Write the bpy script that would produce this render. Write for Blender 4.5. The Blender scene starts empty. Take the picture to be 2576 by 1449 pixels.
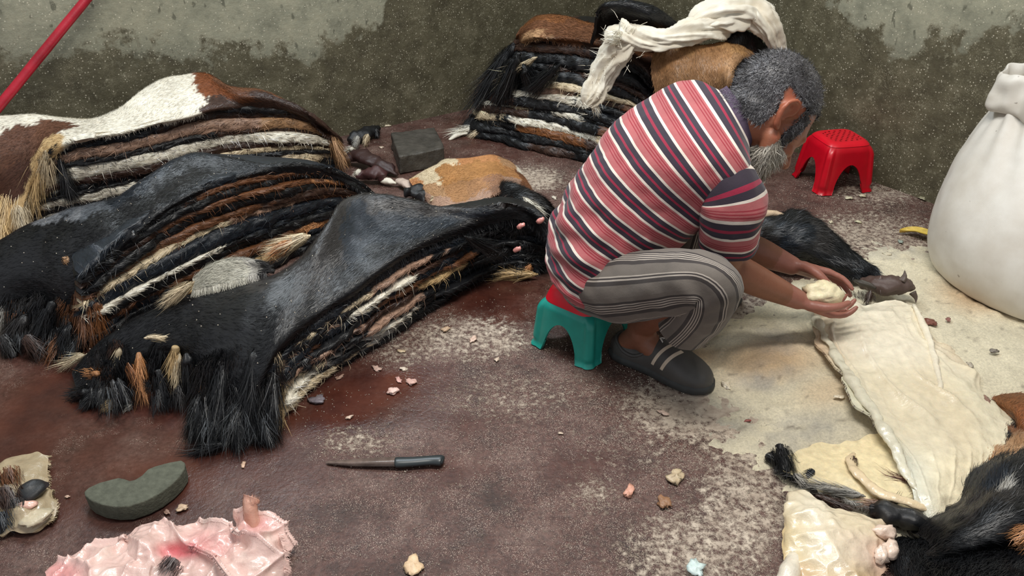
import bpy, bmesh, math, random
import numpy as np
from mathutils import Vector, Matrix

# ------------------------------------------------------------------ camera, light, exposure
SC = bpy.context.scene
COL = SC.collection
CAM_H, PITCH, FPX = 1.25, math.radians(31.0), 2000.0
cam_data = bpy.data.cameras.new('camera')
cam_data.sensor_width = 36.0
cam_data.lens = FPX / 2576.0 * 36.0
cam_data.clip_start = 0.02
cam = bpy.data.objects.new('camera', cam_data)
cam.location = (0, 0, CAM_H)
cam.rotation_euler = (math.pi / 2 - PITCH, 0, 0)
COL.objects.link(cam)
SC.camera = cam
SC.view_settings.view_transform = 'Standard'
SC.view_settings.look = 'None'
SC.view_settings.gamma = 1.0
SC.view_settings.use_curve_mapping = False
SC.view_settings.exposure = -0.07

world = bpy.data.worlds.new('room_air')
SC.world = world
world.use_nodes = True
world.node_tree.nodes['Background'].inputs[0].default_value = (0.92, 0.95, 1.0, 1)
world.node_tree.nodes['Background'].inputs[1].default_value = 0.5

def area(name, loc, target, sx, sy, power, col):
    d = bpy.data.lights.new(name, 'AREA')
    d.shape = 'RECTANGLE'; d.size = sx; d.size_y = sy; d.energy = power; d.color = col
    o = bpy.data.objects.new(name, d)
    o.location = loc
    o.rotation_euler = (Vector(target) - Vector(loc)).to_track_quat('-Z', 'Y').to_euler()
    COL.objects.link(o)
area('ceiling_tube_lamp', (0.25, 1.25, 2.75), (0.25, 1.9, 0), 1.3, 0.35, 66, (1.0, 0.965, 0.90))
area('ceiling_tube_lamp', (-0.75, 2.85, 2.65), (-0.5, 2.1, 0), 1.3, 0.3, 44, (0.84, 0.93, 1.0))

# ------------------------------------------------------------------ helpers
RNG = np.random.default_rng(7)
random.seed(7)
CT, ST = math.cos(PITCH), math.sin(PITCH)
def ray(px, py):
    a = (px - 1288.0) / FPX; b = (py - 724.5) / FPX
    return np.array([a, CT - b * ST, -ST - b * CT])
def W(px, py, z=0.0):                      # the point at height z that the pixel shows
    d = ray(px, py); t = (z - CAM_H) / d[2]
    return np.array([0, 0, CAM_H]) + t * d
def WY(px, py, Y):                         # the point at depth Y that the pixel shows
    d = ray(px, py); t = Y / d[1]
    return np.array([0, 0, CAM_H]) + t * d
def to_px(p):
    p = np.asarray(p, float)
    zc = p[..., 1] * CT + (CAM_H - p[..., 2]) * ST
    yc = (CAM_H - p[..., 2]) * CT - p[..., 1] * ST
    return np.stack([1288 + FPX * p[..., 0] / zc, 724.5 + FPX * yc / zc], -1)

def lin(c):
    c = np.asarray(c, float) / 255.0
    return np.where(c <= 0.04045, c / 12.92, ((c + 0.055) / 1.055) ** 2.4)
PAL = dict(black=(21, 22, 25), navy=(29, 35, 43), dbrown=(64, 44, 35), brown=(112, 73, 48), rust=(126, 80, 46),
           tan=(172, 134, 98), pinkb=(168, 136, 116), white=(232, 225, 208), cream=(214, 196, 164),
           grey=(158, 154, 146), straw=(206, 176, 128), orange=(190, 134, 88), char=(44, 42, 42))
def pc(n): return lin(PAL[n]) if isinstance(n, str) else lin(n)

_T = np.random.default_rng(3).uniform(-1, 1, (32, 32, 32))
def vnoise(p):
    p = np.asarray(p, float); i = np.floor(p).astype(int); f = p - i
    f = f * f * (3 - 2 * f)
    r = 0
    for dx in (0, 1):
        for dy in (0, 1):
            for dz in (0, 1):
                w = (f[..., 0] if dx else 1 - f[..., 0]) * (f[..., 1] if dy else 1 - f[..., 1]) * (f[..., 2] if dz else 1 - f[..., 2])
                r = r + w * _T[(i[..., 0] + dx) % 32, (i[..., 1] + dy) % 32, (i[..., 2] + dz) % 32]
    return r
def fbm(p, o=3):
    r = 0; a = 1.0; q = np.asarray(p, float)
    for k in range(o):
        r = r + a * vnoise(q + 7.3 * k); q = q * 2.03; a *= 0.5
    return r
def n1(x, seed, f=1.0, o=3):
    x = np.asarray(x, float)
    return fbm(np.stack([x * f, np.full_like(x, seed * 1.37), np.full_like(x, seed * 0.71)], -1), o)

def cr(ctrl, n):                            # Catmull-Rom resampling along axis 0
    c = np.asarray(ctrl, float); K = len(c)
    t = np.linspace(0, K - 1, n) if np.isscalar(n) else np.asarray(n) * (K - 1)
    i = np.clip(np.floor(t).astype(int), 0, K - 2); f = (t - i).reshape((-1,) + (1,) * (c.ndim - 1))
    p1, p2 = c[i], c[i + 1]
    p0 = np.where((i > 0).reshape(f.shape), c[np.maximum(i - 1, 0)], 2 * p1 - p2)
    p3 = np.where((i < K - 2).reshape(f.shape), c[np.minimum(i + 2, K - 1)], 2 * p2 - p1)
    return 0.5 * (2 * p1 + (p2 - p0) * f + (2 * p0 - 5 * p1 + 4 * p2 - p3) * f ** 2 + (3 * p1 - p0 - 3 * p2 + p3) * f ** 3)
def cr2(grid, nr, nc):
    g = cr(grid, nr)
    return np.swapaxes(cr(np.swapaxes(g, 0, 1), nc), 0, 1)
def nrm(v):
    v = np.asarray(v, float)
    return v / np.maximum(np.linalg.norm(v, axis=-1, keepdims=True), 1e-9)

class MB:                                   # mesh collector: verts, faces, uv, colour, material slot
    def __init__(s): s.v = []; s.f = []; s.uv = []; s.c = []; s.m = []; s.n = 0
    def add(s, v, faces, uv=None, col=None, mi=0):
        v = np.asarray(v, float).reshape(-1, 3)
        s.v.append(v)
        s.uv.append(np.zeros((len(v), 2)) if uv is None else np.asarray(uv, float).reshape(-1, 2))
        c = np.array([.5, .5, .5]) if col is None else np.asarray(col, float)
        s.c.append(np.broadcast_to(c, (len(v), 3)) if c.ndim == 1 else c.reshape(-1, 3))
        for f in (faces if isinstance(faces, list) else [faces]):
            f = np.asarray(f, int)
            if len(f): s.f.append(f + s.n); s.m.append(np.full(len(f), mi))
        s.n += len(v)
    def grid(s, g, uv=None, col=None, mi=0, wrap=False, flip=False):
        R, C = g.shape[:2]
        i, j = np.meshgrid(np.arange(R - 1), np.arange(C if wrap else C - 1), indexing='ij')
        j2 = (j + 1) % C
        f = np.stack([i * C + j, i * C + j2, (i + 1) * C + j2, (i + 1) * C + j], -1).reshape(-1, 4)
        if flip: f = f[:, ::-1]
        s.add(g, f, uv, col, mi)
    def data(s): return np.concatenate(s.v)
    def build(s, name, mats, parent=None, smooth=True, loc=None):
        v = np.concatenate(s.v)
        if parent is not None: off = np.array(parent['_o']) if '_o' in parent else np.array(parent.location)
        elif loc is not None: off = np.asarray(loc, float)
        else: off = np.array([(v[:, 0].min() + v[:, 0].max()) / 2, (v[:, 1].min() + v[:, 1].max()) / 2, v[:, 2].min()])
        me = bpy.data.meshes.new(name)
        me.vertices.add(len(v)); me.vertices.foreach_set('co', (v - off).astype(np.float32).ravel())
        tot = np.concatenate([np.full(len(f), f.shape[1]) for f in s.f])
        idx = np.concatenate([f.ravel() for f in s.f])
        me.loops.add(len(idx)); me.loops.foreach_set('vertex_index', idx.astype(np.int32))
        me.polygons.add(len(tot))
        me.polygons.foreach_set('loop_start', np.concatenate([[0], np.cumsum(tot)[:-1]]).astype(np.int32))
        me.polygons.foreach_set('loop_total', tot.astype(np.int32))
        me.polygons.foreach_set('material_index', np.concatenate(s.m).astype(np.int32))
        me.polygons.foreach_set('use_smooth', np.full(len(tot), smooth))
        uv = np.concatenate(s.uv); l = me.uv_layers.new(name='UVMap')
        l.data.foreach_set('uv', uv[idx].astype(np.float32).ravel())
        c = np.concatenate(s.c); a = me.color_attributes.new('Col', 'FLOAT_COLOR', 'POINT')
        a.data.foreach_set('color', np.concatenate([c, np.ones((len(c), 1))], 1).astype(np.float32).ravel())
        me.update(calc_edges=True); me.validate()
        for m in (mats if isinstance(mats, (list, tuple)) else [mats]): me.materials.append(m)
        o = bpy.data.objects.new(name, me); COL.objects.link(o)
        if parent is None: o.location = off
        else: o.parent = parent
        o['_o'] = [float(x) for x in off]
        return o
def tag(o, label=None, cat=None, group=None, kind=None):
    if label: o['label'] = label
    if cat: o['category'] = cat
    if group: o['group'] = group
    if kind: o['kind'] = kind
    return o
def empty(name, loc, label, cat, group=None):
    o = bpy.data.objects.new(name, None); o.empty_display_size = 0.05
    o.location = loc; COL.objects.link(o); o['_o'] = [float(x) for x in loc]
    return tag(o, label, cat, group)

def gnormals(g):
    du = np.gradient(g, axis=1); dv = np.gradient(g, axis=0)
    return nrm(np.cross(du, dv))
def strands(mb, P, N, D, L, w, C, lift=0.25, jit=0.35, droop=0.15, mi=0, cj=0.2):
    n = len(P)
    if n == 0: return
    L = np.broadcast_to(np.asarray(L, float), (n,)) * RNG.uniform(.6, 1.25, n)
    w = np.broadcast_to(np.asarray(w, float), (n,))
    T = nrm(nrm(D) + lift * N + RNG.normal(0, jit, (n, 3)) * 0.6)
    S = nrm(np.cross(T, N)) * (w / 2)[:, None]
    mid = P + T * (L * .5)[:, None]
    tip = P + T * L[:, None] - N * (L * droop)[:, None] + RNG.normal(0, .08, (n, 3)) * L[:, None]
    V = np.stack([P - S, P + S, mid + S * .8, mid - S * .8, tip], 1).reshape(-1, 3)
    b = np.arange(n)[:, None] * 5
    C = np.clip(np.broadcast_to(C, (n, 3)) * (1 + RNG.normal(0, cj, (n, 1))), 0, 1)
    Cc = np.repeat(C, 5, 0)
    mb.add(V, [b + np.array([0, 1, 2, 3]), b + np.array([3, 2, 4])], None, Cc, mi)
def sample_grid(g, n, extra=()):
    """random points on a grid surface; returns points, normals, du, dv and interpolated extras"""
    R, C = g.shape[:2]
    r = RNG.uniform(0, R - 1.001, n); c = RNG.uniform(0, C - 1.001, n)
    i = r.astype(int); j = c.astype(int); fr = (r - i)[:, None]; fc = (c - j)[:, None]
    def ip(a):
        return (a[i, j] * (1 - fr) + a[i + 1, j] * fr) * (1 - fc) + (a[i, j + 1] * (1 - fr) + a[i + 1, j + 1] * fr) * fc
    P = ip(g); N = ip(gnormals(g))
    return P, nrm(N), nrm(ip(np.gradient(g, axis=1))), nrm(ip(np.gradient(g, axis=0))), [ip(e) for e in extra], r / (R - 1), c / (C - 1)

def tube(mb, path, rad, n=None, seg=16, col=None, mi=0, cap=True, noise=0.0, nf=20, up=(0, 0, 1), flat=1.0, uvs=1.0, rough=None):
    """loft round sections along a path (Catmull-Rom); flat squeezes along the up axis"""
    path = np.asarray(path, float); n = n or len(path) * 6
    p = cr(path, n); r = cr(np.asarray(rad, float), n)
    t = nrm(np.gradient(p, axis=0))
    a = nrm(np.cross(t, np.broadcast_to(np.asarray(up, float), t.shape)))
    bad = np.linalg.norm(np.cross(t, np.broadcast_to(np.asarray(up, float), t.shape)), axis=1) < 1e-3
    if bad.any(): a[bad] = [1, 0, 0]
    b = np.cross(a, t)
    th = np.linspace(0, 2 * math.pi, seg, endpoint=False)
    g = p[:, None] + r[:, None, None] * (np.cos(th)[None, :, None] * a[:, None] + flat * np.sin(th)[None, :, None] * b[:, None])
    if noise:
        d = nrm(g - p[:, None])
        g = g + d * (fbm(g * nf) * noise)[..., None]
    s = np.concatenate([[0], np.cumsum(np.linalg.norm(np.diff(p, axis=0), axis=1))])
    uv = np.stack(np.broadcast_arrays(s[:, None] * uvs, (th / (2 * math.pi))[None, :]), -1)
    c = None if col is None else (col if np.ndim(col) == 1 else np.broadcast_to(cr(np.asarray(col), n)[:, None], g.shape))
    base = mb.n
    mb.grid(g, uv, c, mi, wrap=True)
    if cap:
        k = g.shape[1]
        mb.add(np.zeros((0, 3)), [np.arange(k)[None, ::-1] + base - mb.n, (np.arange(k) + (n - 1) * k)[None] + base - mb.n], None, np.zeros((0, 3)), mi)
    return g

# ------------------------------------------------------------------ materials
def new_mat(name):
    m = bpy.data.materials.new(name); m.use_nodes = True
    nt = m.node_tree; b = nt.nodes['Principled BSDF']
    return m, nt, b
def N_(nt, t, **k):
    n = nt.nodes.new(t)
    for a, v in k.items(): setattr(n, a, v)
    return n
def L_(nt, a, b): nt.links.new(a, b)
def rgba(c): return (*[float(x) for x in c], 1.0)
def ramp(nt, fac, stops):
    r = N_(nt, 'ShaderNodeValToRGB'); e = r.color_ramp.elements
    while len(e) < len(stops): e.new(0.5)
    for el, (p, c) in zip(e, stops):
        el.position = p; el.color = rgba(c) if np.ndim(c) else (c, c, c, 1)
    if fac is not None: L_(nt, fac, r.inputs[0])
    return r
def noise_(nt, vec, scale, detail=4, rough=.55):
    n = N_(nt, 'ShaderNodeTexNoise'); n.inputs['Scale'].default_value = scale
    n.inputs['Detail'].default_value = detail; n.inputs['Roughness'].default_value = rough
    if vec is not None: L_(nt, vec, n.inputs['Vector'])
    return n.outputs['Fac']
def mix_(nt, fac, a, b, mode='MIX'):
    m = N_(nt, 'ShaderNodeMix', data_type='RGBA', blend_type=mode)
    for s, v in ((m.inputs[0], fac), (m.inputs[6], a), (m.inputs[7], b)):
        if hasattr(v, 'links'): L_(nt, v, s)
        elif np.ndim(v): s.default_value = rgba(v)
        else: s.default_value = v
    return m.outputs[2]
def math_(nt, op, a, b=0.0, c=None):
    m = N_(nt, 'ShaderNodeMath', operation=op)
    for k, v in enumerate((a, b, c)):
        if v is None: continue
        if hasattr(v, 'links'): L_(nt, v, m.inputs[k])
        else: m.inputs[k].default_value = v
    return m.outputs[0]
def bump_(nt, b, h, strength=.5, dist=.01):
    n = N_(nt, 'ShaderNodeBump'); n.inputs['Strength'].default_value = strength
    n.inputs['Distance'].default_value = dist
    L_(nt, h, n.inputs['Height']); L_(nt, n.outputs[0], b.inputs['Normal'])
def fur_mat(name, rough, spec=.5, su=55, sv=420, vary=.35, bump=.35):
    """coat of hair: colour attribute, streaks along the lie of the hair"""
    m, nt, b = new_mat(name)
    at = N_(nt, 'ShaderNodeAttribute', attribute_name='Col')
    uv = N_(nt, 'ShaderNodeUVMap')
    mp = N_(nt, 'ShaderNodeMapping'); mp.inputs['Scale'].default_value = (su, sv, 1)
    L_(nt, uv.outputs[0], mp.inputs[0])
    nz = noise_(nt, mp.outputs[0], 1.0, 4, .6)
    r = ramp(nt, nz, [(.3, 1 - vary), (.72, 1 + vary)])
    c = mix_(nt, 1.0, at.outputs['Color'], r.outputs[0], 'MULTIPLY')
    L_(nt, c, b.inputs['Base Color'])
    b.inputs['Roughness'].default_value = rough
    b.inputs['Specular IOR Level'].default_value = spec
    bump_(nt, b, nz, bump, .004)
    return m
def plain_mat(name, rough=.5, spec=.5, vary=.15, scale=30, bump=0., bscale=60, sss=0., coat=0., bdist=.004, col=None):
    m, nt, b = new_mat(name)
    tc = N_(nt, 'ShaderNodeTexCoord')
    nz = noise_(nt, tc.outputs['Object'], scale, 5, .6)
    r = ramp(nt, nz, [(.3, 1 - vary), (.7, 1 + vary)])
    if col is None:
        src = N_(nt, 'ShaderNodeAttribute', attribute_name='Col').outputs['Color']
    else:
        q = N_(nt, 'ShaderNodeRGB'); q.outputs[0].default_value = rgba(lin(col)); src = q.outputs[0]
    L_(nt, mix_(nt, 1.0, src, r.outputs[0], 'MULTIPLY'), b.inputs['Base Color'])
    b.inputs['Roughness'].default_value = rough
    b.inputs['Specular IOR Level'].default_value = spec
    if coat: b.inputs['Coat Weight'].default_value = coat; b.inputs['Coat Roughness'].default_value = .12
    if sss:
        b.inputs['Subsurface Weight'].default_value = sss
        b.inputs['Subsurface Radius'].default_value = (.012, .006, .004)
    if bump: bump_(nt, b, noise_(nt, tc.outputs['Object'], bscale, 5, .6), bump, bdist)
    return m
M = {}
M['fur_wet'] = fur_mat('wet_goat_hair', .33, .6)
M['fur_dry'] = fur_mat('dry_goat_hair', .62, .3)
M['hair'] = plain_mat('hair_strand', .42, .5, .1, 40)
M['flesh'] = plain_mat('raw_skin', .26, .55, .10, 45, .6, 70, .12, .55)
M['scrap'] = plain_mat('fat_scrap', .4, .5, .15, 60, .5, 90, .2)

# ------------------------------------------------------------------ floor and walls
AL = math.radians(34.2)
CORNER = np.array([0.495, 4.257, 0.0])
DL = np.array([-math.cos(AL), -math.sin(AL), 0]); DR = np.array([math.sin(AL), -math.cos(AL), 0])
def blobs(px, items):
    r = np.zeros(px.shape[:-1])
    for (x, y, rx, ry, a) in items:
        d2 = ((px[..., 0] - x) / rx) ** 2 + ((px[..., 1] - y) / ry) ** 2
        r = np.maximum(r, a * np.exp(-d2 ** 1.5))
    return r
SALT_FILM = [(1950, 950, 330, 230, 1.), (2300, 1000, 420, 360, 1.), (1750, 1020, 220, 110, .75), (1180, 850, 190, 70, .6), (1010, 880, 110, 60, .5),
             (900, 1110, 130, 50, .55), (1330, 450, 130, 40, .7), (2200, 480, 160, 60, .5), (2180, 600, 240, 90, .6), (1500, 1240, 80, 70, .5),
             (1750, 1400, 260, 160, .6), (1300, 1000, 280, 90, .4), (1880, 1250, 160, 240, .6), (1150, 1200, 330, 160, .22), (1640, 1120, 300, 120, .35), (1400, 1330, 350, 140, .22), (2350, 640, 200, 80, .6)]
BLOOD = [(200, 1060, 480, 190, 1.), (330, 900, 330, 110, .9), (900, 960, 260, 70, .85), (1230, 760, 160, 60, .8), (330, 1180, 420, 160, .8), (1330, 330, 240, 60, .45), (900, 1050, 300, 50, .7), (1480, 1180, 130, 60, .45), (1090, 1180, 220, 40, .4)]
WETB = [(200, 1060, 520, 230, 1.), (820, 1000, 320, 100, 1.), (1230, 750, 220, 80, 1.), (500, 1250, 300, 100, .5), (1330, 330, 300, 70, .6), (1040, 400, 200, 90, .5), (1500, 780, 160, 160, .4)]
def floor_px(P):
    q = P.copy(); q[..., 1] = np.maximum(q[..., 1], 0.35); return to_px(q)

def build_floor():
    x = np.linspace(-3.4, 3.4, 205); y = np.linspace(-1.2, 4.6, 175)
    X, Y = np.meshgrid(x, y)
    g = np.stack([X, Y, np.zeros_like(X)], -1)
    px = floor_px(g)
    nz = fbm(g * 9) * .16; 
    bl = np.clip(blobs(px, BLOOD) * (1 + fbm(g * 7 + 3)) , 0, 1)
    sa = np.clip(blobs(px, SALT_FILM) + nz * blobs(px, SALT_FILM), 0, 1)
    we = np.clip(blobs(px, WETB) + nz, 0, 1)
    g[..., 2] = fbm(g * 6, 2) * .0015 - .0015
    mb = MB(); mb.grid(g, g[..., :2], np.stack([bl, sa, we], -1))
    m, nt, b = new_mat('wet_concrete_floor')
    at = N_(nt, 'ShaderNodeAttribute', attribute_name='Col')
    sp = N_(nt, 'ShaderNodeSeparateColor'); L_(nt, at.outputs['Color'], sp.inputs[0])
    tc = N_(nt, 'ShaderNodeTexCoord'); v = tc.outputs['Object']
    base = ramp(nt, noise_(nt, v, 7, 6, .65), [(.25, lin((50, 37, 32))), (.5, lin((84, 57, 50))), (.75, lin((112, 90, 82)))]).outputs[0]
    fine = noise_(nt, v, 90, 4, .7)
    base = mix_(nt, 1.0, base, ramp(nt, fine, [(.3, .5), (.7, 1.35)]).outputs[0], 'MULTIPLY')
    red = ramp(nt, noise_(nt, v, 5, 4, .6), [(.35, lin((50, 20, 17))), (.65, lin((90, 48, 35)))]).outputs[0]
    base = mix_(nt, math_(nt, 'MULTIPLY', sp.outputs[0], .85), base, red)
    # tiny embedded grains
    for sc_, th_, cc_, am in ((420, .20, (190, 168, 154), .75), (190, .12, (206, 190, 172), .8)):
        vg = N_(nt, 'ShaderNodeTexVoronoi'); vg.inputs['Scale'].default_value = sc_; L_(nt, v, vg.inputs['Vector'])
        dm_ = ramp(nt, vg.outputs['Distance'], [(th_, 1.), (th_ * 1.8, 0.)]).outputs[0]
        pk_ = ramp(nt, math_(nt, 'ADD', noise_(nt, v, 16, 4, .7), math_(nt, 'MULTIPLY', math_(nt, 'SUBTRACT', sp.outputs[1], sp.outputs[0]), .25)), [(.40, 0.), (.62, am)]).outputs[0]
        base = mix_(nt, math_(nt, 'MULTIPLY', dm_, pk_), base, lin(cc_))
    # thin pale salt film breaking up into crumbs
    cr_ = math_(nt, 'ADD', noise_(nt, v, 60, 6, .75), math_(nt, 'MULTIPLY', sp.outputs[1], .42))
    sm = ramp(nt, cr_, [(.66, 0.), (.80, 1.)]).outputs[0]
    sm = math_(nt, 'MULTIPLY', sm, math_(nt, 'MINIMUM', math_(nt, 'MULTIPLY', sp.outputs[1], 2.2), 1.0))
    saltc = ramp(nt, noise_(nt, v, 25, 5, .7), [(.3, lin((146, 128, 114))), (.7, lin((204, 190, 172)))]).outputs[0]
    base = mix_(nt, sm, base, saltc)
    L_(nt, base, b.inputs['Base Color'])
    rr = ramp(nt, math_(nt, 'ADD', math_(nt, 'MULTIPLY', sp.outputs[2], .6), math_(nt, 'MULTIPLY', noise_(nt, v, 6, 4, .6), .5)), [(.25, .62), (.75, .16)])
    L_(nt, math_(nt, 'MAXIMUM', rr.outputs[0], math_(nt, 'MULTIPLY', sm, .7)), b.inputs['Roughness'])
    h = math_(nt, 'ADD', math_(nt, 'MULTIPLY', math_(nt, 'SUBTRACT', 1.0, sp.outputs[2]), fine), math_(nt, 'MULTIPLY', sm, .6))
    bump_(nt, b, h, .55, .006)
    o = mb.build('floor', m, loc=(0, 0, 0)); o['kind'] = 'structure'
build_floor()

def build_wall(name, d, nrm_in, ln, damp_lo, damp_slope, seed):
    """plaster slab: front face on the wall line, thickness outwards"""
    nu, nv = 90, 50
    u = np.linspace(-0.0, ln, nu); z = np.linspace(-.02, 2.7, nv)
    U, Z = np.meshgrid(u, z)
    g = CORNER + U[..., None] * d + Z[..., None] * np.array([0, 0, 1.])
    g = g + nrm_in * (fbm(g * 5, 3) * .004)[..., None]
    wet = np.clip(damp_lo(U, Z), 0, 1)
    mb = MB(); mb.grid(g, np.stack([U, Z], -1), np.stack([wet, Z / 3, U / 6], -1))
    back = g - nrm_in * .15
    mb.grid(back, None, np.stack([wet, Z / 3, U / 6], -1), flip=True)
    ring = np.concatenate([g[0], g[1:, -1], g[-1, -2::-1], g[-2:0:-1, 0]])
    mb.grid(np.stack([ring, ring - nrm_in * .15]), None, None, wrap=True)
    m, nt, b = new_mat(name + '_damp_plaster')
    at = N_(nt, 'ShaderNodeAttribute', attribute_name='Col')
    sp = N_(nt, 'ShaderNodeSeparateColor'); L_(nt, at.outputs['Color'], sp.inputs[0])
    uvn = N_(nt, 'ShaderNodeUVMap'); mp = N_(nt, 'ShaderNodeMapping'); mp.inputs['Location'].default_value = (seed, seed * .7, seed)
    L_(nt, uvn.outputs[0], mp.inputs[0]); v = mp.outputs[0]
    big = noise_(nt, v, 9, 8, .68)
    w = math_(nt, 'ADD', sp.outputs[0], math_(nt, 'MULTIPLY', math_(nt, 'SUBTRACT', big, .5), .95))
    wm = ramp(nt, w, [(.47, 0.), (.56, 1.)]).outputs[0]
    dry = ramp(nt, noise_(nt, v, 9, 6, .7), [(.3, lin((116, 116, 100))), (.5, lin((146, 145, 126))), (.72, lin((168, 164, 142)))]).outputs[0]
    # small drip marks on the dry part
    dm = N_(nt, 'ShaderNodeMapping'); dm.inputs['Scale'].default_value = (26, 12, 1); L_(nt, v, dm.inputs[0])
    dry = mix_(nt, ramp(nt, noise_(nt, dm.outputs[0], 1.6, 2, .4), [(.66, 0.), (.72, .75)]).outputs[0], dry, lin((84, 84, 70)))
    wetc = ramp(nt, noise_(nt, v, 11, 7, .7), [(.3, lin((66, 61, 46))), (.55, lin((92, 87, 68))), (.75, lin((118, 112, 92)))]).outputs[0]
    c = mix_(nt, wm, dry, wetc)
    vo = N_(nt, 'ShaderNodeTexVoronoi'); vo.inputs['Scale'].default_value = 95; L_(nt, v, vo.inputs['Vector'])
    dot = ramp(nt, vo.outputs['Distance'], [(.12, 1.), (.26, 0.)]).outputs[0]
    sel = ramp(nt, N_sepx(nt, vo.outputs['Color']), [(.50, 0.), (.54, 1.)]).outputs[0]
    c = mix_(nt, math_(nt, 'MULTIPLY', math_(nt, 'MULTIPLY', dot, sel), .8), c, lin((212, 205, 184)))
    vo2 = N_(nt, 'ShaderNodeTexVoronoi'); vo2.inputs['Scale'].default_value = 210; L_(nt, v, vo2.inputs['Vector'])
    d2 = ramp(nt, vo2.outputs['Distance'], [(.16, 1.), (.34, 0.)]).outputs[0]
    cl = ramp(nt, noise_(nt, v, 14, 4, .6), [(.42, 0.), (.62, 1.)]).outputs[0]
    c = mix_(nt, math_(nt, 'MULTIPLY', math_(nt, 'MULTIPLY', d2, cl), .55), c, lin((186, 178, 154)))
    pale = ramp(nt, noise_(nt, v, 45, 6, .75), [(.56, 0.), (.68, .6)]).outputs[0]
    c = mix_(nt, pale, c, lin((156, 152, 130)))
    L_(nt, c, b.inputs['Base Color'])
    L_(nt, ramp(nt, wm, [(0, .85), (1, .5)]).outputs[0], b.inputs['Roughness'])
    bump_(nt, b, noise_(nt, v, 40, 6, .7), .5, .006)
    o = mb.build(name, m); o['kind'] = 'structure'
def N_sepx(nt, c):
    s = N_(nt, 'ShaderNodeSeparateColor'); L_(nt, c, s.inputs[0]); return s.outputs[0]
def damp_left(U, Z):
    # dark damp climbing from the floor; a drier grey field starts 1.25 m from the corner
    top = np.interp(U, [1.2, 1.45, 1.62, 1.8, 2.0, 2.3, 2.7, 4.5], [.40, .44, .37, .42, .45, .52, .56, .6])
    w = .5 + (top - Z) * 2.0
    near = 1 / (1 + np.exp((U - 1.24) * 60))
    return w + near * np.clip(.8 - (Z - .5) * .5, 0.1, 1)
def damp_right(U, Z):
    top = np.interp(U, [0, 1.2, 1.36, 1.5, 1.65, 1.8, 2.0, 2.2, 5], [1.3, .75, .60, .53, .52, .60, .68, .9, 1.1])
    return .5 + (top - Z) * 2.0
build_wall('wall_left', DL, np.array([math.sin(AL), -math.cos(AL), 0]), 4.6, damp_left, 0, 1.3)
build_wall('wall_right', DR, np.array([-math.cos(AL), -math.sin(AL), 0]), 5.2, damp_right, 0, 4.1)
# ------------------------------------------------------------------ stacked goat hides
def lean_z(px, py, B, k):
    d = ray(px, py); t = (k * CAM_H + B[1]) / (d[1] - k * d[2])
    return np.array([0, 0, CAM_H]) + t * d
def stops(spec, s, rng, jit=.02):
    """piecewise colours along s: 'black' or [(0,'white'),(.4,'black')]"""
    if isinstance(spec, str) or len(np.shape(spec)) == 1 and not isinstance(spec[0], (list, tuple)):
        return np.broadcast_to(pc(spec), (len(s), 3)).copy()
    q = s + rng.normal(0, jit, len(s)) * .6 + n1(s, 3.1, 14) * jit
    out = np.zeros((len(s), 3))
    for a, c in spec: out[q >= a if a > 0 else np.ones(len(s), bool)] = pc(c)
    return out
ORD = ['top', 'second', 'third', 'fourth', 'fifth', 'sixth', 'seventh', 'eighth', 'ninth', 'tenth', 'eleventh', 'twelfth', 'thirteenth',
       'fourteenth', 'fifteenth', 'sixteenth', 'seventeenth', 'eighteenth', 'nineteenth', 'twentieth']
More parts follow.
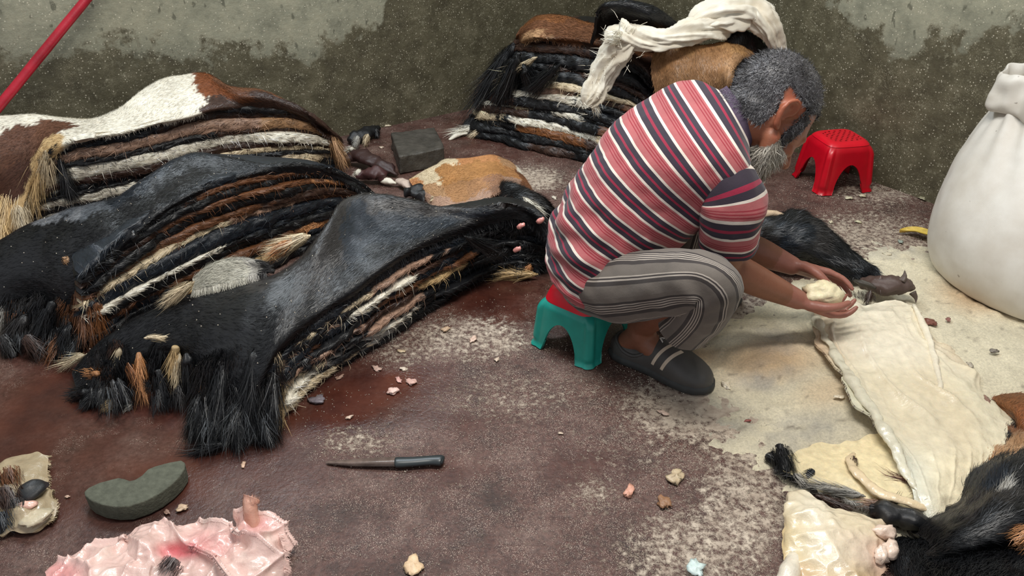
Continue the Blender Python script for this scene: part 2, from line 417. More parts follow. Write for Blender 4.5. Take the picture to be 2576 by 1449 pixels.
def pile_layers(where, group, base_px, top_px, k, layers, depth, seed, mat='fur_wet', strand=2700, hair=(.018, .0011), taper=(.06, .06), zlift=0.004, firstord=1):
    """front faces of a stack: every folded hide is a closed rolled slab between two shared wavy boundaries.
    layers = (weight, colour spec, colour words) from the top down"""
    rng = np.random.default_rng(seed)
    B = np.array([W(*p) for p in base_px]); P = np.array([lean_z(*t, b, k) for t, b in zip(top_px, B)])
    ns = 110
    s = np.linspace(0, 1, ns)
    Bs, Ps = cr(B, ns), cr(P, ns)
    tan = np.gradient(Bs, axis=0); tan[:, 2] = 0; tan = nrm(tan)
    inn = np.stack([-tan[:, 1], tan[:, 0], np.zeros(ns)], -1)
    inn[inn[:, 1] < 0] *= -1
    inn = nrm(np.stack([np.convolve(np.pad(inn[:, q], 12, mode='edge'), np.ones(25) / 25, 'valid') for q in range(3)], -1))
    ln = np.linalg.norm(np.diff(Bs, axis=0), axis=1).sum()
    wts = np.array([l[0] for l in layers], float); cum = np.concatenate([[0], np.cumsum(wts) / wts.sum()])
    bnd = []
    for i, c in enumerate(cum):
        if i in (0, len(cum) - 1): bnd.append(np.full(ns, c)); continue
        h = min(wts[i - 1], wts[min(i, len(wts) - 1)]) / wts.sum()
        bnd.append(c + h * (.34 * n1(s * ln, seed + i * 3.3, 3.5, 2) + .12 * n1(s * ln, seed + i * 5.1, 16, 2)))
    objs = []
    for i, (wt, spec, words) in enumerate(layers):
        fa, fb = bnd[i], np.maximum(bnd[i + 1], bnd[i] + .004)
        top = Ps + (Bs - Ps) * fa[:, None]; bot = Ps + (Bs - Ps) * fb[:, None]
        top[:, 2] += zlift; bot[:, 2] += zlift
        prot = .012 + .018 * n1(s * ln, seed + i * 7.7, 4, 3) + .008 * n1(s * ln, seed * 2 + i * 3.7, 22, 2)
        if wt / wts.sum() < .045: prot = prot + .010
        mid = (top + bot) / 2; half = (top - bot) / 2 * .985
        end = np.clip(np.minimum(s / taper[0], (1 - s) / taper[1]), 0.02, 1) ** .5
        half = half * end[:, None]
        th = np.linspace(-math.pi / 2, math.pi / 2, 9)
        rad = np.linalg.norm(half, axis=1)
        rows = []
        dep = (cr(np.asarray(depth, float), ns) if np.ndim(depth) else depth) * (.3 + .7 * end)
        for q in [-1.0]: rows.append(mid - half + inn * dep[:, None])
        for a in th:
            rows.append(mid + half * math.sin(a) - inn * ((rad * .45 * math.cos(a) + prot) * end - .012)[:, None])
        rows.append(mid + half + inn * dep[:, None])
        g = np.stack(rows)                       # rows x ns
        g = g + (inn * -1)[None] * (fbm(g * np.array([60, 60, 120])) * .005)[..., None]
        col = np.broadcast_to(stops(spec, s, rng)[None], g.shape).copy()
        col *= (1 + .12 * fbm(g * 14))[..., None]
        uv = np.stack(np.broadcast_arrays((s * ln)[None, :], np.linspace(0, .12, len(rows))[:, None]), -1)
        mb = MB(); mb.grid(g, uv, np.clip(col, 0, 1))
        k_ = len(rows)
        for e, fl in ((0, 1), (ns - 1, 0)):
            ring = g[:, e]
            mb.add(ring, np.arange(k_)[None, ::(-1 if fl else 1)], None, col[:, e])
        # hair along the rolled edge
        n = int(strand * ln * (0.6 + 8 * wt / wts.sum()))
        Pt, Nn, Du, Dv, ex, r_, c_ = sample_grid(g[1:-1], n, (col[1:-1],))
        Nn = np.where((Nn * inn[np.clip((c_ * (ns - 1)).astype(int), 0, ns - 1)]).sum(1)[:, None] > 0, -Nn, Nn)
        sgn = 1 if rng.random() < .6 else -1
        D = Du * sgn + np.array([0, 0, -.14]) + rng.normal(0, .10, (n, 3)) + .25 * np.stack([vnoise(Pt * 12), vnoise(Pt * 12 + 9), vnoise(Pt * 12 + 5)], -1)
        strands(mb, Pt, Nn, D, hair[0], hair[1], ex[0], lift=.07, jit=.12, droop=.22, mi=1, cj=.28)
        n2 = n // 26                          # loose long wisps
        q = RNG.integers(0, n, n2)
        strands(mb, Pt[q], Nn[q], D[q] * .3 + np.array([0, 0, -.7]) + rng.normal(0, .5, (n2, 3)), hair[0] * 1.7, hair[1] * .8, ex[0][q], lift=.5, jit=.5, droop=.5, mi=1, cj=.3)
        o = mb.build('goat_hide', [M[mat], M['hair']])
        tag(o, f'{words} folded hide, {ORD[i + firstord]} from top in {where}', 'hide', group)
        objs.append(o)
    return objs, Bs, Ps, inn

def patch(ctrl, nr, nc, thick=.012, rough=.006, nf=12, zmin=None, seed=0):
    g = cr2(np.asarray(ctrl, float), nr, nc)
    nn = gnormals(g); 
    if nn[..., 2].mean() < 0: nn = -nn
    g = g + nn * (fbm(g * nf + seed) * rough)[..., None]
    return g, nn
def px_grid(rows):
    return np.array([[W(*p) for p in r] for r in rows])
def col_grid(names, nr, nc, g, jit=.35, nf=16, smooth=False, seed=0):
    a = np.array([[pc(c) for c in r] for r in names])
    if smooth: return cr2(a, nr, nc)
    R, C = a.shape[:2]
    r, c = np.meshgrid(np.linspace(0, R - 1, nr), np.linspace(0, C - 1, nc), indexing='ij')
    r = r + fbm(g * nf + 5 + seed) * jit + RNG.normal(0, .05, r.shape); c = c + fbm(g * nf + 21 + seed) * jit + RNG.normal(0, .05, r.shape)
    return a[np.clip(np.round(r), 0, R - 1).astype(int), np.clip(np.round(c), 0, C - 1).astype(int)]
def hide_sheet(mb, g, nn, col, thick=.012, uvs=None, mi=0, down=None):
    """closed sheet: top grid, underside, rim"""
    R, C = g.shape[:2]
    lu = np.linalg.norm(np.diff(g, axis=1), axis=2).mean(0).sum(); lv = np.linalg.norm(np.diff(g, axis=0), axis=2).mean(1).sum()
    uv = np.stack(np.meshgrid(np.linspace(0, lu, C), np.linspace(0, lv, R)), -1)
    du = np.cross(np.gradient(g, axis=1), np.gradient(g, axis=0))
    flip = (du * nn).sum() < 0
    mb.grid(g, uv, col, mi, flip=flip)
    und = g - nn * thick
    mb.grid(und, uv, col, mi, flip=not flip)
    def ring(a): return np.concatenate([a[0], a[1:, -1], a[-1, -2::-1], a[-2:0:-1, 0]])
    mb.grid(np.stack([ring(g), ring(und)]), ring(uv)[None].repeat(2, 0), ring(col)[None].repeat(2, 0), mi, wrap=True, flip=flip)
def fur_cover(mb, g, nn, col, n, L, w, along=(1, 0), lift=.22, jit=.3, mi=1, cj=.22, grav=0.):
    Pt, Nn, Du, Dv, ex, r_, c_ = sample_grid(g, n, (col, nn))
    D = Du * along[0] + Dv * along[1] + np.array([0, 0, -grav]) + np.stack([vnoise(Pt * 9 + 3), vnoise(Pt * 9 + 11), vnoise(Pt * 9 + 17)], -1) * .35
    strands(mb, Pt, nrm(ex[1]), D, L, w, ex[0], lift=lift, jit=jit, mi=mi, cj=cj)
def edge_fringe(mb, line, out, col, n, L, w, mi=1, grav=.6, jit=.3):
    """hair hanging from an edge line; out = outward direction per point"""
    line = np.asarray(line); t = RNG.uniform(0, len(line) - 1.001, n); i = t.astype(int); f = (t - i)[:, None]
    P = line[i] * (1 - f) + line[i + 1] * f
    O = out[i] * (1 - f) + out[i + 1] * f
    C = col[i] if np.ndim(col) == 2 else np.broadcast_to(col, (n, 3))
    tg = nrm(line[i + 1] - line[i])
    D = O + np.array([0, 0, -grav]) + tg * RNG.normal(0, .35, (n, 1))
    strands(mb, P, nrm(O + np.array([0, 0, .4])), D, L, w, C, lift=.05, jit=jit, droop=.3, mi=mi)
def tuft(mb, p0, p1, r, col, n=160, L=.05, w=.0013, mi=1, core=True, bend=(0, 0, -.01), mcore=0):
    """lock of long hair from p0 towards p1"""
    p0 = np.asarray(p0, float); p1 = np.asarray(p1, float); d = p1 - p0; ln = np.linalg.norm(d)
    if core:
        tube(mb, [p0 - d * .12, p0 - d * .06, p0 + d * .12, p0 + d * .4 + np.array(bend) * .4, p0 + d * .8 + np.array(bend)], [r * .03, r * .25, r * .46, r * .36, r * .03], 16, 10, col * .75, mcore, True, r * .35, 45)
    t = RNG.uniform(-.12, .55, n); th = RNG.uniform(0, 2 * math.pi, n)
    a = nrm(np.cross(d, [0.3, .2, 1])); b = nrm(np.cross(d, a))
    N = np.cos(th)[:, None] * a + np.sin(th)[:, None] * b
    P = p0 + d * t[:, None] + N * (r * np.clip(.8 - .6 * np.abs(t - .1), .1, 1) * np.clip((t + .14) * 6, .2, 1))[:, None] + np.array(bend) * t[:, None]
    strands(mb, P, N, nrm(d)[None] + np.array(bend) * 8 + N * .05, ln * .62 * np.ones(n), w, col, lift=.06, jit=.22, droop=.05, mi=mi, cj=.28)

PB = []
# --- pile against the back left wall, white and brown hide on top
b1 = [(30, 600), (170, 585), (300, 560), (440, 530), (580, 500), (700, 475), (800, 450), (880, 415)]
t1 = [(100, 400), (165, 352), (290, 328), (400, 300), (520, 268), (640, 264), (760, 285), (852, 345)]
L1 = [(1.0, 'black', 'black'), (.8, [(0, 'navy'), (.45, 'dbrown')], 'black and dark brown'), (1.5, [(0, 'pinkb'), (.75, 'tan')], 'thick tan'),
      (.8, [(0, 'black'), (.55, 'dbrown')], 'black edged'), (1.5, 'white', 'thick white'), (.7, 'dbrown', 'dark brown'), (.8, [(0, 'black'), (.5, 'cream')], 'black and cream'), (.5, 'black', 'thin black'),
      (1.2, [(0, 'white'), (.75, 'cream')], 'white'), (.9, 'black', 'jet black'), (.7, [(0, 'grey'), (.35, 'black')], 'grey and black'), (1.2, 'navy', 'blue-black'), (1.0, 'dbrown', 'brown')]
pile_layers('the pile by the grey wall', 'hides piled by the wall', b1, t1, .10, L1, [.08, .10, .12, .2, .28, .26, .2, .1], 11, hair=(.026, .0017))
# --- middle pile, black hide on top
b2 = [(215, 880), (320, 835), (440, 780), (560, 730), (680, 675), (790, 625), (880, 580), (960, 545)]
t2 = [(205, 690), (270, 620), (380, 538), (500, 468), (620, 432), (730, 415), (840, 425), (940, 490)]
L2 = [(.8, 'navy', 'blue-black'), (.6, [(0, 'black'), (.4, 'brown')], 'black and brown'), (.9, 'black', 'shaggy black'), (.55, [(0, 'dbrown'), (.3, 'brown'), (.8, 'orange')], 'brown'),
      (1.0, 'black', 'jet black'), (.9, [(0, 'brown'), (.6, 'dbrown')], 'thick dark brown'), (.7, [(0, 'cream'), (.5, 'pinkb'), (.75, 'brown')], 'ragged beige'),
      (1.5, 'navy', 'thick blue-black'), (.45, [(0, 'white'), (.45, 'black'), (.55, 'navy')], 'white edged'), (1.2, 'black', 'glossy black'), (.75, [(0, 'brown'), (.7, 'orange')], 'light brown'),
      (.8, 'navy', 'dark'), (.8, [(0, 'black'), (.3, 'straw'), (.6, 'black')], 'black and straw'), (1.0, 'black', 'wet black')]
pile_layers('the middle pile', 'hides in the middle pile', b2, t2, .10, L2, [.10, .14, .18, .2, .2, .1, .06, .04], 23, hair=(.026, .0016))
# --- near pile, shiny black hide on top
b3 = [(690, 1062), (745, 1000), (830, 945), (920, 893), (1020, 832), (1120, 768), (1220, 712), (1300, 690), (1372, 690)]
t3 = [(660, 930), (725, 842), (810, 775), (905, 712), (1005, 640), (1105, 590), (1205, 550), (1300, 532), (1385, 570)]
L3 = [(.8, 'black', 'shaggy black'), (.6, 'navy', 'blue-black'), (.26, [(0, 'cream'), (.42, 'pinkb'), (.6, 'black')], 'black, cream edged'), (.6, 'black', 'jet black'),
      (.24, [(0, 'pinkb'), (.30, 'white'), (.52, 'dbrown'), (.72, 'black')], 'white edged'), (.6, 'navy', 'dark blue-black'), (.26, [(0, 'brown'), (.72, 'black')], 'thin brown'), (.45, 'black', 'glossy black'),
      (.28, [(0, 'pinkb'), (.35, 'dbrown'), (.55, 'straw'), (.7, 'black')], 'ragged pale brown'), (.5, 'black', 'wet black'), (.24, [(0, 'cream'), (.25, 'black'), (.38, 'pinkb'), (.55, 'black')], 'cream streaked'), (.55, 'navy', 'sodden black'),
      (.26, [(0, 'white'), (.2, 'grey'), (.42, 'white'), (.52, 'black')], 'ragged white edged'), (.5, 'black', 'dripping black'), (.26, [(0, 'cream'), (.35, 'grey'), (.5, 'black')], 'grey and black'), (.6, 'black', 'soaked black')]
pile_layers('the near pile', 'hides in the near pile', b3, t3, .10, L3, [.1, .14, .16, .2, .26, .2, .12, .1, .08], 37, strand=3500, hair=(.026, .0014))
# --- tall pile in the corner
b4 = [(1150, 332), (1210, 350), (1290, 368), (1370, 385), (1440, 400), (1510, 418), (1590, 425), (1660, 420), (1720, 400)]
t4 = [(1290, 112), (1305, 92), (1350, 84), (1410, 88), (1480, 100), (1550, 122), (1610, 160), (1652, 225), (1668, 300)]
L4 = [(.9, [(0, 'dbrown'), (.3, 'black')], 'brown and black'), (1.0, [(0, 'dbrown'), (.5, 'black')], 'dark brown'), (1.5, 'black', 'thick black'), (.7, [(0, 'black'), (.35, 'dbrown')], 'dark chocolate brown'),
      (1.1, 'black', 'shaggy black'), (.65, [(0, 'black'), (.28, 'cream'), (.8, 'white')], 'thin cream'), (.75, [(0, 'black'), (.3, 'pinkb'), (.45, 'dbrown'), (.7, 'brown')], 'dull brown'), (.75, [(0, 'brown'), (.2, 'white'), (.52, 'black')], 'broad white and black'),
      (.9, [(0, 'dbrown'), (.2, 'black')], 'black'), (.5, [(0, 'white'), (.2, 'cream'), (.3, 'black'), (.4, 'white'), (.52, 'black')], 'white spotted black'), (.9, [(0, 'dbrown'), (.3, 'black'), (.6, 'brown')], 'brown patched black'),
      (.85, [(0, 'cream'), (.17, 'black'), (.23, 'white'), (.6, 'cream')], 'white banded'), (.8, [(0, 'black'), (.25, 'rust'), (.55, 'dbrown')], 'rust brown'), (1.0, 'black', 'deep black'), (.8, [(0, 'black'), (.3, 'dbrown'), (.5, 'black')], 'sodden dark')]
pile_layers('the tall corner pile', 'hides in the corner pile', b4, t4, .30, L4, .36, 41, mat='fur_wet', strand=1500, hair=(.03, .0022))
# ------------------------------------------------------------------ the draped top hides and single hides
def draped(name, label, cat, cols, colnames, nr=60, nc=150, thick=.012, mat='fur_wet', fur=14000, hair=(.016, .0010), rough=.006, nf=10,
           along=(1, 0), fringe=(900, .035, .0012), group=None, back=.07, jit=.35, parent_empty=True, lift=.2, seed=0, smoothcol=False, pre=None):
    """cols: list of columns, each crest..front as (px, py, z); a hidden back row is added behind the crest"""
    A = np.array([[W(*p) for p in c] for c in cols])            # C x R x 3
    A = np.swapaxes(A, 0, 1)                                     # R x C
    if back:
        bk = A[0] + np.array([0, back, 0]); bk[:, 2] = np.maximum(A[0][:, 2] - back * .9, .01)
        A = np.concatenate([bk[None], A]); colnames = [colnames[0]] + colnames
    g, nn = patch(A, nr, nc, thick, rough, nf, seed=seed)
    g[..., 2] = np.maximum(g[..., 2], thick + .001)
    nn = gnormals(g); nn = nn if nn[..., 2].mean() > 0 else -nn
    col = col_grid(colnames, nr, nc, g, jit, seed=seed, smooth=smoothcol)
    col = np.clip(col * (1 + .13 * fbm(g * 18))[..., None], 0, 1)
    mb = MB(); hide_sheet(mb, g, nn, col, thick)
    fur_cover(mb, g, nn, col, fur, hair[0], hair[1], along, lift=lift)
    if fringe and fringe[0]:
        outw = nrm(g[-1] - g[-4]); edge_fringe(mb, g[-1], outw, col[-1], fringe[0], fringe[1], fringe[2])
    o = mb
    return mb, g, nn, col
def finish(mb, name, label, cat, group=None, mats=None):
    o = mb.build(name, mats or [M['fur_wet'], M['hair']])
    return tag(o, label, cat, group)
def thing(label, loc, name='goat_hide', cat='hide', group=None): return empty(name, loc, label, cat, group)

# top of the wall pile: white hide with brown patches
c1 = [[(-40, 300, .385), (-40, 400, .30), (-30, 540, .12), (-30, 620, .03)], [(60, 290, .375), (50, 365, .32), (50, 470, .2), (40, 560, .10)],
      [(150, 296, .35), (130, 325, .345), (112, 380, .30), (92, 440, .23)], [(230, 300, .35), (220, 322, .345), (195, 350, .335), (190, 358, .32)],
      [(300, 272, .365), (300, 300, .35), (300, 330, .335), (300, 337, .325)], [(370, 218, .40), (380, 265, .37), (400, 306, .34), (400, 312, .325)],
      [(440, 190, .42), (455, 238, .385), (470, 290, .345), (470, 296, .33)], [(510, 184, .42), (525, 225, .385), (540, 270, .35), (540, 277, .335)],
      [(580, 216, .395), (600, 242, .37), (615, 266, .33), (615, 272, .32)], [(660, 226, .37), (672, 245, .35), (690, 266, .315), (690, 274, .30)],
      [(740, 260, .31), (750, 272, .295), (755, 287, .27), (757, 294, .25)], [(800, 300, .235), (802, 307, .23), (805, 317, .20), (806, 326, .19)],
      [(858, 346, .13), (855, 350, .125), (853, 358, .11), (850, 366, .10)]]
n1c = [['white'] * 7 + [(118, 66, 34)] + ['brown'] * 2 + ['dbrown'] * 3, [(94, 62, 46)] * 2 + [(104, 70, 52)] + ['white'] * 4 + [(118, 66, 34)] + [(100, 60, 36)] + ['dbrown'] * 4,
       [(78, 50, 38)] * 2 + ['straw'] + ['white'] * 4 + ['dbrown'] * 6, ['straw', 'straw', 'straw'] + ['white'] * 4 + ['dbrown'] * 6]
mb, g, nn, col = draped('', '', '', c1, n1c, nc=190, fur=26000, mat='fur_dry', hair=(.014, .0011), jit=.28, fringe=(700, .02, .0014), rough=.004, back=.035)
T = thing('white goat hide with brown patches draped over the pile by the wall', W(420, 480, 0))
tag(mb.build('pelt', [M['fur_dry'], M['hair']], T))
for k, (a, b_, cc) in enumerate([((20, 480, .18), (-10, 640, .02), 'straw'), ((60, 440, .22), (30, 600, .04), 'cream'), ((95, 400, .27), (75, 540, .09), 'straw'), ((115, 390, .29), (120, 480, .15), 'cream'), ((0, 560, .1), (-5, 690, .01), 'straw'), ((45, 520, .14), (60, 590, .06), 'cream')]):
    m2 = MB(); tuft(m2, W(*a), W(*b_), .03, pc(cc), 420, w=.0017); m2.build('hair_tuft', [M['fur_dry'], M['hair']], T)
m2 = MB(); tuft(m2, W(835, 345, .14), W(862, 425, .005), .028, pc('tan'), 420, w=.0016, bend=(.01, -.02, .02)); tag(m2.build('hair_tuft', [M['fur_dry'], M['hair']], T), 'tan tail tuft')
m2 = MB(); tuft(m2, W(150, 400, .26), W(185, 520, .1), .03, pc('black'), 420, w=.0014); m2.build('hair_tuft', [M['fur_wet'], M['hair']], T)

# top of the middle pile: black hide
c2 = [[(-30, 625, .20), (-30, 660, .19), (-20, 720, .14), (-20, 760, .10)], [(60, 572, .25), (70, 620, .23), (80, 690, .17), (90, 750, .10)], [(140, 540, .28), (150, 600, .255), (170, 690, .19), (185, 780, .09)],
      [(220, 515, .30), (230, 570, .28), (245, 655, .22), (250, 730, .13)], [(300, 490, .32), (310, 530, .30), (325, 590, .265), (325, 605, .25)], [(370, 445, .345), (385, 480, .325), (400, 530, .30), (402, 542, .285)],
      [(430, 402, .365), (455, 440, .345), (480, 482, .325), (482, 494, .31)], [(500, 383, .365), (525, 418, .345), (550, 455, .32), (552, 467, .305)], [(575, 392, .35), (600, 415, .335), (622, 438, .315), (624, 448, .30)],
      [(660, 410, .32), (675, 418, .315), (690, 426, .30), (692, 436, .285)], [(740, 410, .29), (750, 416, .285), (760, 424, .27), (762, 434, .255)], [(830, 425, .235), (835, 430, .23), (840, 438, .215), (842, 448, .20)],
      [(900, 455, .16), (902, 460, .155), (905, 470, .14), (906, 480, .13)], [(952, 500, .08), (950, 504, .075), (948, 512, .065), (946, 520, .055)]]
n2c = [['black'] * 2 + [(112, 114, 118), (84, 88, 94)] + ['navy'] * 4 + ['black'] * 6, ['black'] * 14, ['black'] * 14, ['black'] * 14]
mb, g, nn, col = draped('', '', '', c2, n2c, nc=180, fur=26000, hair=(.016, .0010), fringe=(1200, .028, .0011), rough=.005)
HG2 = g
T = thing('black goat hide with grey shoulder draped over the middle pile', W(560, 700, 0))
mb.build('pelt', [M['fur_wet'], M['hair']], T)
for (a, b_, cc, r, n) in [((60, 655, .17), (70, 760, .06), 'cream', .04, 500), ((100, 680, .15), (95, 770, .05), 'straw', .035, 400), ((10, 640, .17), (15, 700, .1), 'cream', .03, 300), ((120, 730, .1), (130, 770, .05), 'grey', .02, 160),
                         ((205, 730, .14), (215, 880, .01), 'brown', .03, 500), ((235, 760, .12), (245, 860, .01), 'rust', .03, 300), ((130, 770, .12), (90, 880, .01), 'black', .03, 400), ((60, 800, .08), (10, 880, .005), 'char', .03, 400),
                         ((10, 770, .08), (-20, 850, .01), 'grey', .026, 300), ((175, 820, .08), (150, 900, .005), 'black', .028, 300), ((262, 700, .16), (270, 790, .06), 'black', .02, 260), ((160, 650, .225), (190, 668, .2), 'tan', .016, 220), ((70, 850, .05), (120, 905, .005), 'dbrown', .03, 300), ((10, 850, .04), (40, 900, .004), 'char', .03, 300)]:
    m2 = MB(); tuft(m2, W(*a), W(*b_), r, pc(cc), n, w=.0014); m2.build('hair_tuft', [M['fur_wet'], M['hair']], T)

def shag0(T, poly, n, cols, r, ln, w=.0014):
    a, b, c, d = [np.array(q, float) for q in poly]
    for k in range(n):
        u, v = random.random(), random.random(); p = (a * (1 - u) + b * u) * (1 - v) + (c * (1 - u) + d * u) * v
        L = random.uniform(*ln); q = (p[0] + random.uniform(-.5, .3) * L, p[1] + L, max(.004, p[2] - L / 900.))
        m2 = MB(); tuft(m2, W(p[0], p[1], max(p[2], .012)), W(*q), random.uniform(*r), pc(random.choice(cols)), 260, w=w, core=False, bend=(random.uniform(-.02, .02), 0, 0)); m2.build('hair_tuft', [M['fur_wet'], M['hair']], T)
shag0(T, ((20, 720, .12), (250, 730, .13), (0, 840, .03), (240, 850, .03)), 40, ['black', 'black', 'char', 'dbrown', 'black', 'brown'], (.022, .045), (40, 90))
# top of the near pile: shiny black hide running down to the floor at its neck end
c3 = [[(185, 930, .03), (185, 955, .028), (195, 985, .022), (200, 1005, .014)], [(265, 845, .10), (285, 880, .085), (300, 915, .06), (305, 940, .04)], [(400, 772, .17), (410, 820, .15), (420, 862, .13), (430, 885, .11)],
      [(560, 730, .215), (560, 800, .20), (540, 900, .14), (520, 985, .06)], [(680, 698, .245), (670, 790, .22), (640, 930, .15), (610, 1080, .02)], [(770, 640, .268), (755, 720, .246), (715, 845, .195), (690, 905, .15)],
      [(828, 555, .315), (820, 650, .265), (800, 775, .21), (800, 800, .185)], [(872, 502, .325), (895, 600, .265), (900, 705, .225), (905, 728, .20)], [(940, 488, .32), (985, 565, .265), (1000, 636, .242), (1006, 655, .22)],
      [(1010, 500, .305), (1060, 555, .255), (1090, 592, .238), (1096, 610, .215)], [(1080, 514, .28), (1125, 545, .25), (1160, 568, .23), (1164, 585, .205)], [(1165, 520, .262), (1195, 535, .25), (1225, 548, .225), (1230, 565, .20)],
      [(1255, 514, .25), (1275, 522, .24), (1300, 535, .222), (1303, 552, .20)], [(1335, 528, .225), (1345, 540, .22), (1350, 556, .20), (1352, 575, .175)], [(1402, 580, .16), (1398, 590, .155), (1392, 605, .14), (1390, 625, .12)]]
n3c = [['black'] * 4 + ['char'] * 11] + [['black'] * 5 + ['char', 'char', 'navy', 'navy', 'navy', 'navy', 'navy', 'black', 'black', 'black']] + [['black'] * 15] * 2
mb, g, nn, col = draped('', '', '', c3, n3c, nr=70, nc=230, fur=45000, hair=(.019, .0010), fringe=(2400, .035, .0011), rough=.005, lift=.14)
HG3 = g
T = thing('shiny black goat hide draped over the near pile with legs trailing', W(800, 950, 0))
mb.build('pelt', [M['fur_wet'], M['hair']], T)
for (a, b_, cc, r, n, lab) in [((480, 715, .235), (400, 765, .19), 'cream', .016, 260, None),
        ((690, 880, .17), (705, 960, .07), 'cream', .016, 180, None), ((700, 960, .09), (702, 1080, .01), 'straw', .014, 180, None), ((640, 900, .16), (620, 1110, .005), 'black', .026, 420, None), ((690, 930, .12), (680, 1120, .004), 'black', .024, 360, None),
        ((560, 920, .13), (540, 1110, .004), 'black', .026, 420, None), ((600, 1040, .05), (595, 1150, .002), 'black', .024, 360, None), ((660, 1060, .05), (690, 1125, .002), 'black', .02, 260, None), ((500, 1000, .06), (470, 1130, .002), 'black', .022, 300, None),
        ((520, 960, .09), (515, 1015, .03), 'orange', .018, 220, None), ((350, 900, .1), (362, 1015, .01), 'orange', .015, 220, None), ((325, 920, .09), (355, 985, .03), 'rust', .018, 150, None), ((440, 880, .13), (430, 960, .05), 'straw', .016, 160, None), ((450, 900, .11), (440, 985, .03), 'cream', .016, 140, None),
        ((245, 940, .06), (210, 935, .03), 'orange', .018, 140, None), ((215, 985, .03), (170, 990, .004), 'black', .022, 300, None), ((285, 1010, .02), (255, 1030, .003), 'straw', .016, 120, None), ((240, 990, .03), (200, 1030, .003), 'black', .02, 260, None), ((300, 960, .05), (330, 1030, .004), 'black', .02, 260, None), ((400, 940, .08), (420, 1030, .004), 'black', .022, 300, None), ((470, 900, .12), (480, 1000, .02), 'black', .022, 300, None),
        ((330, 1020, .01), (310, 1030, .003), 'grey', .01, 80, None), ((210, 895, .05), (135, 925, .004), 'cream', .014, 120, None), ((370, 850, .145), (440, 845, .135), 'cream', .010, 60, None), ((300, 880, .1), (285, 920, .06), 'cream', .012, 60, None),
        ((560, 1120, .015), (450, 1140, .002), 'black', .02, 260, None), ((1180, 600, .21), (1270, 640, .1), 'black', .02, 260, None)]:
    m2 = MB(); tuft(m2, W(*a), W(*b_), r, pc(cc), n, w=.0012); tag(m2.build('hair_tuft', [M['fur_wet'], M['hair']], T), lab)
cgp = [[(488, 700, .225), (486, 714, .22), (484, 732, .21)], [(525, 672, .24), (528, 694, .235), (530, 718, .225)], [(575, 656, .25), (585, 680, .245), (590, 704, .235)], [(625, 655, .258), (632, 674, .25), (636, 692, .24)], [(665, 662, .262), (668, 672, .258), (670, 684, .25)]]
m2, g_, n_, c_ = draped('', '', '', cgp, [[(176, 172, 158)] * 3 + ['grey', 'char']] * 3, nr=30, nc=50, fur=3500, hair=(.024, .0012), lift=.15, rough=.006, jit=.5)
tag(m2.build('hair_patch', [M['fur_dry'], M['hair']], T), 'pale grey hair patch')
def shag(T, poly, n, cols, r=(.012, .024), ln=(50, 110), dirs=((-.3, 1), (.25, 1)), strands_=260, w=.0011):
    """many thin overlapping locks hung over a quadrilateral of (px, py, z) corners a b / c d"""
    a, b, c, d = [np.array(q, float) for q in poly]
    for k in range(n):
        u, v = random.random(), random.random()
        p = (a * (1 - u) + b * u) * (1 - v) + (c * (1 - u) + d * u) * v
        dx, dy = random.uniform(dirs[0][0], dirs[1][0]), 1.0; L = random.uniform(*ln)
        q = (p[0] + dx * L, p[1] + dy * L, max(.004, p[2] - L / 900.))
        m2 = MB(); tuft(m2, W(p[0], p[1], max(p[2], .012)), W(*q), random.uniform(*r), pc(random.choice(cols)), strands_, w=w, core=False, bend=(random.uniform(-.02, .02), random.uniform(-.01, .01), 0)); m2.build('hair_tuft', [M['fur_wet'], M['hair']], T)
shag(T, ((520, 880, .16), (700, 880, .17), (500, 1050, .03), (690, 1060, .02)), 60, ['black', 'black', 'black', 'black', 'char'], r=(.026, .05), ln=(50, 130), strands_=240)
shag(T, ((250, 860, .10), (480, 850, .13), (220, 985, .03), (480, 1000, .04)), 46, ['black', 'black', 'black', 'char', 'dbrown', 'black', 'black'], r=(.016, .036), ln=(30, 80), strands_=200)
# shaggy rump end of the near pile, next to the stool
for k in range(26):
    x = random.uniform(1290, 1395); y = random.uniform(540, 670); z = max(.03, .21 - (y - 540) / 640 - (x - 1290) / 1600)
    m2 = MB(); tuft(m2, W(x, y, z), W(x + random.uniform(-25, 30), y + random.uniform(15, 40), max(.01, z - .05)), .03, pc(random.choice(['black', 'black', 'char', 'navy'])), 190, w=.0014)
    m2.build('hair_tuft', [M['fur_wet'], M['hair']], T)
for (x, y, z) in [(1308, 570, .225), (1357, 556, .215), (1298, 628, .14)]:
    m2 = MB(); p = W(x, y, z); tube(m2, [p + (-.008, 0, -.005), p, p + (.008, -.003, .006), p + (.012, 0, .012)], [.004, .008, .007, .002], 10, 8, pc((222, 150, 142)), 0, True, .003, 90); m2.build('flesh_scrap', M['flesh'], T)
m2 = MB(); tuft(m2, W(1340, 690, .02), W(1225, 690, .015), .016, pc('straw'), 200, w=.0016, bend=(0, 0, 0)); tuft(m2, W(1335, 665, .04), W(1310, 690, .01), .02, pc('orange'), 160, w=.0016); m2.build('hair_tuft', [M['fur_dry'], M['hair']], T)
# orange and white ear lock between the middle and near piles
T2 = None

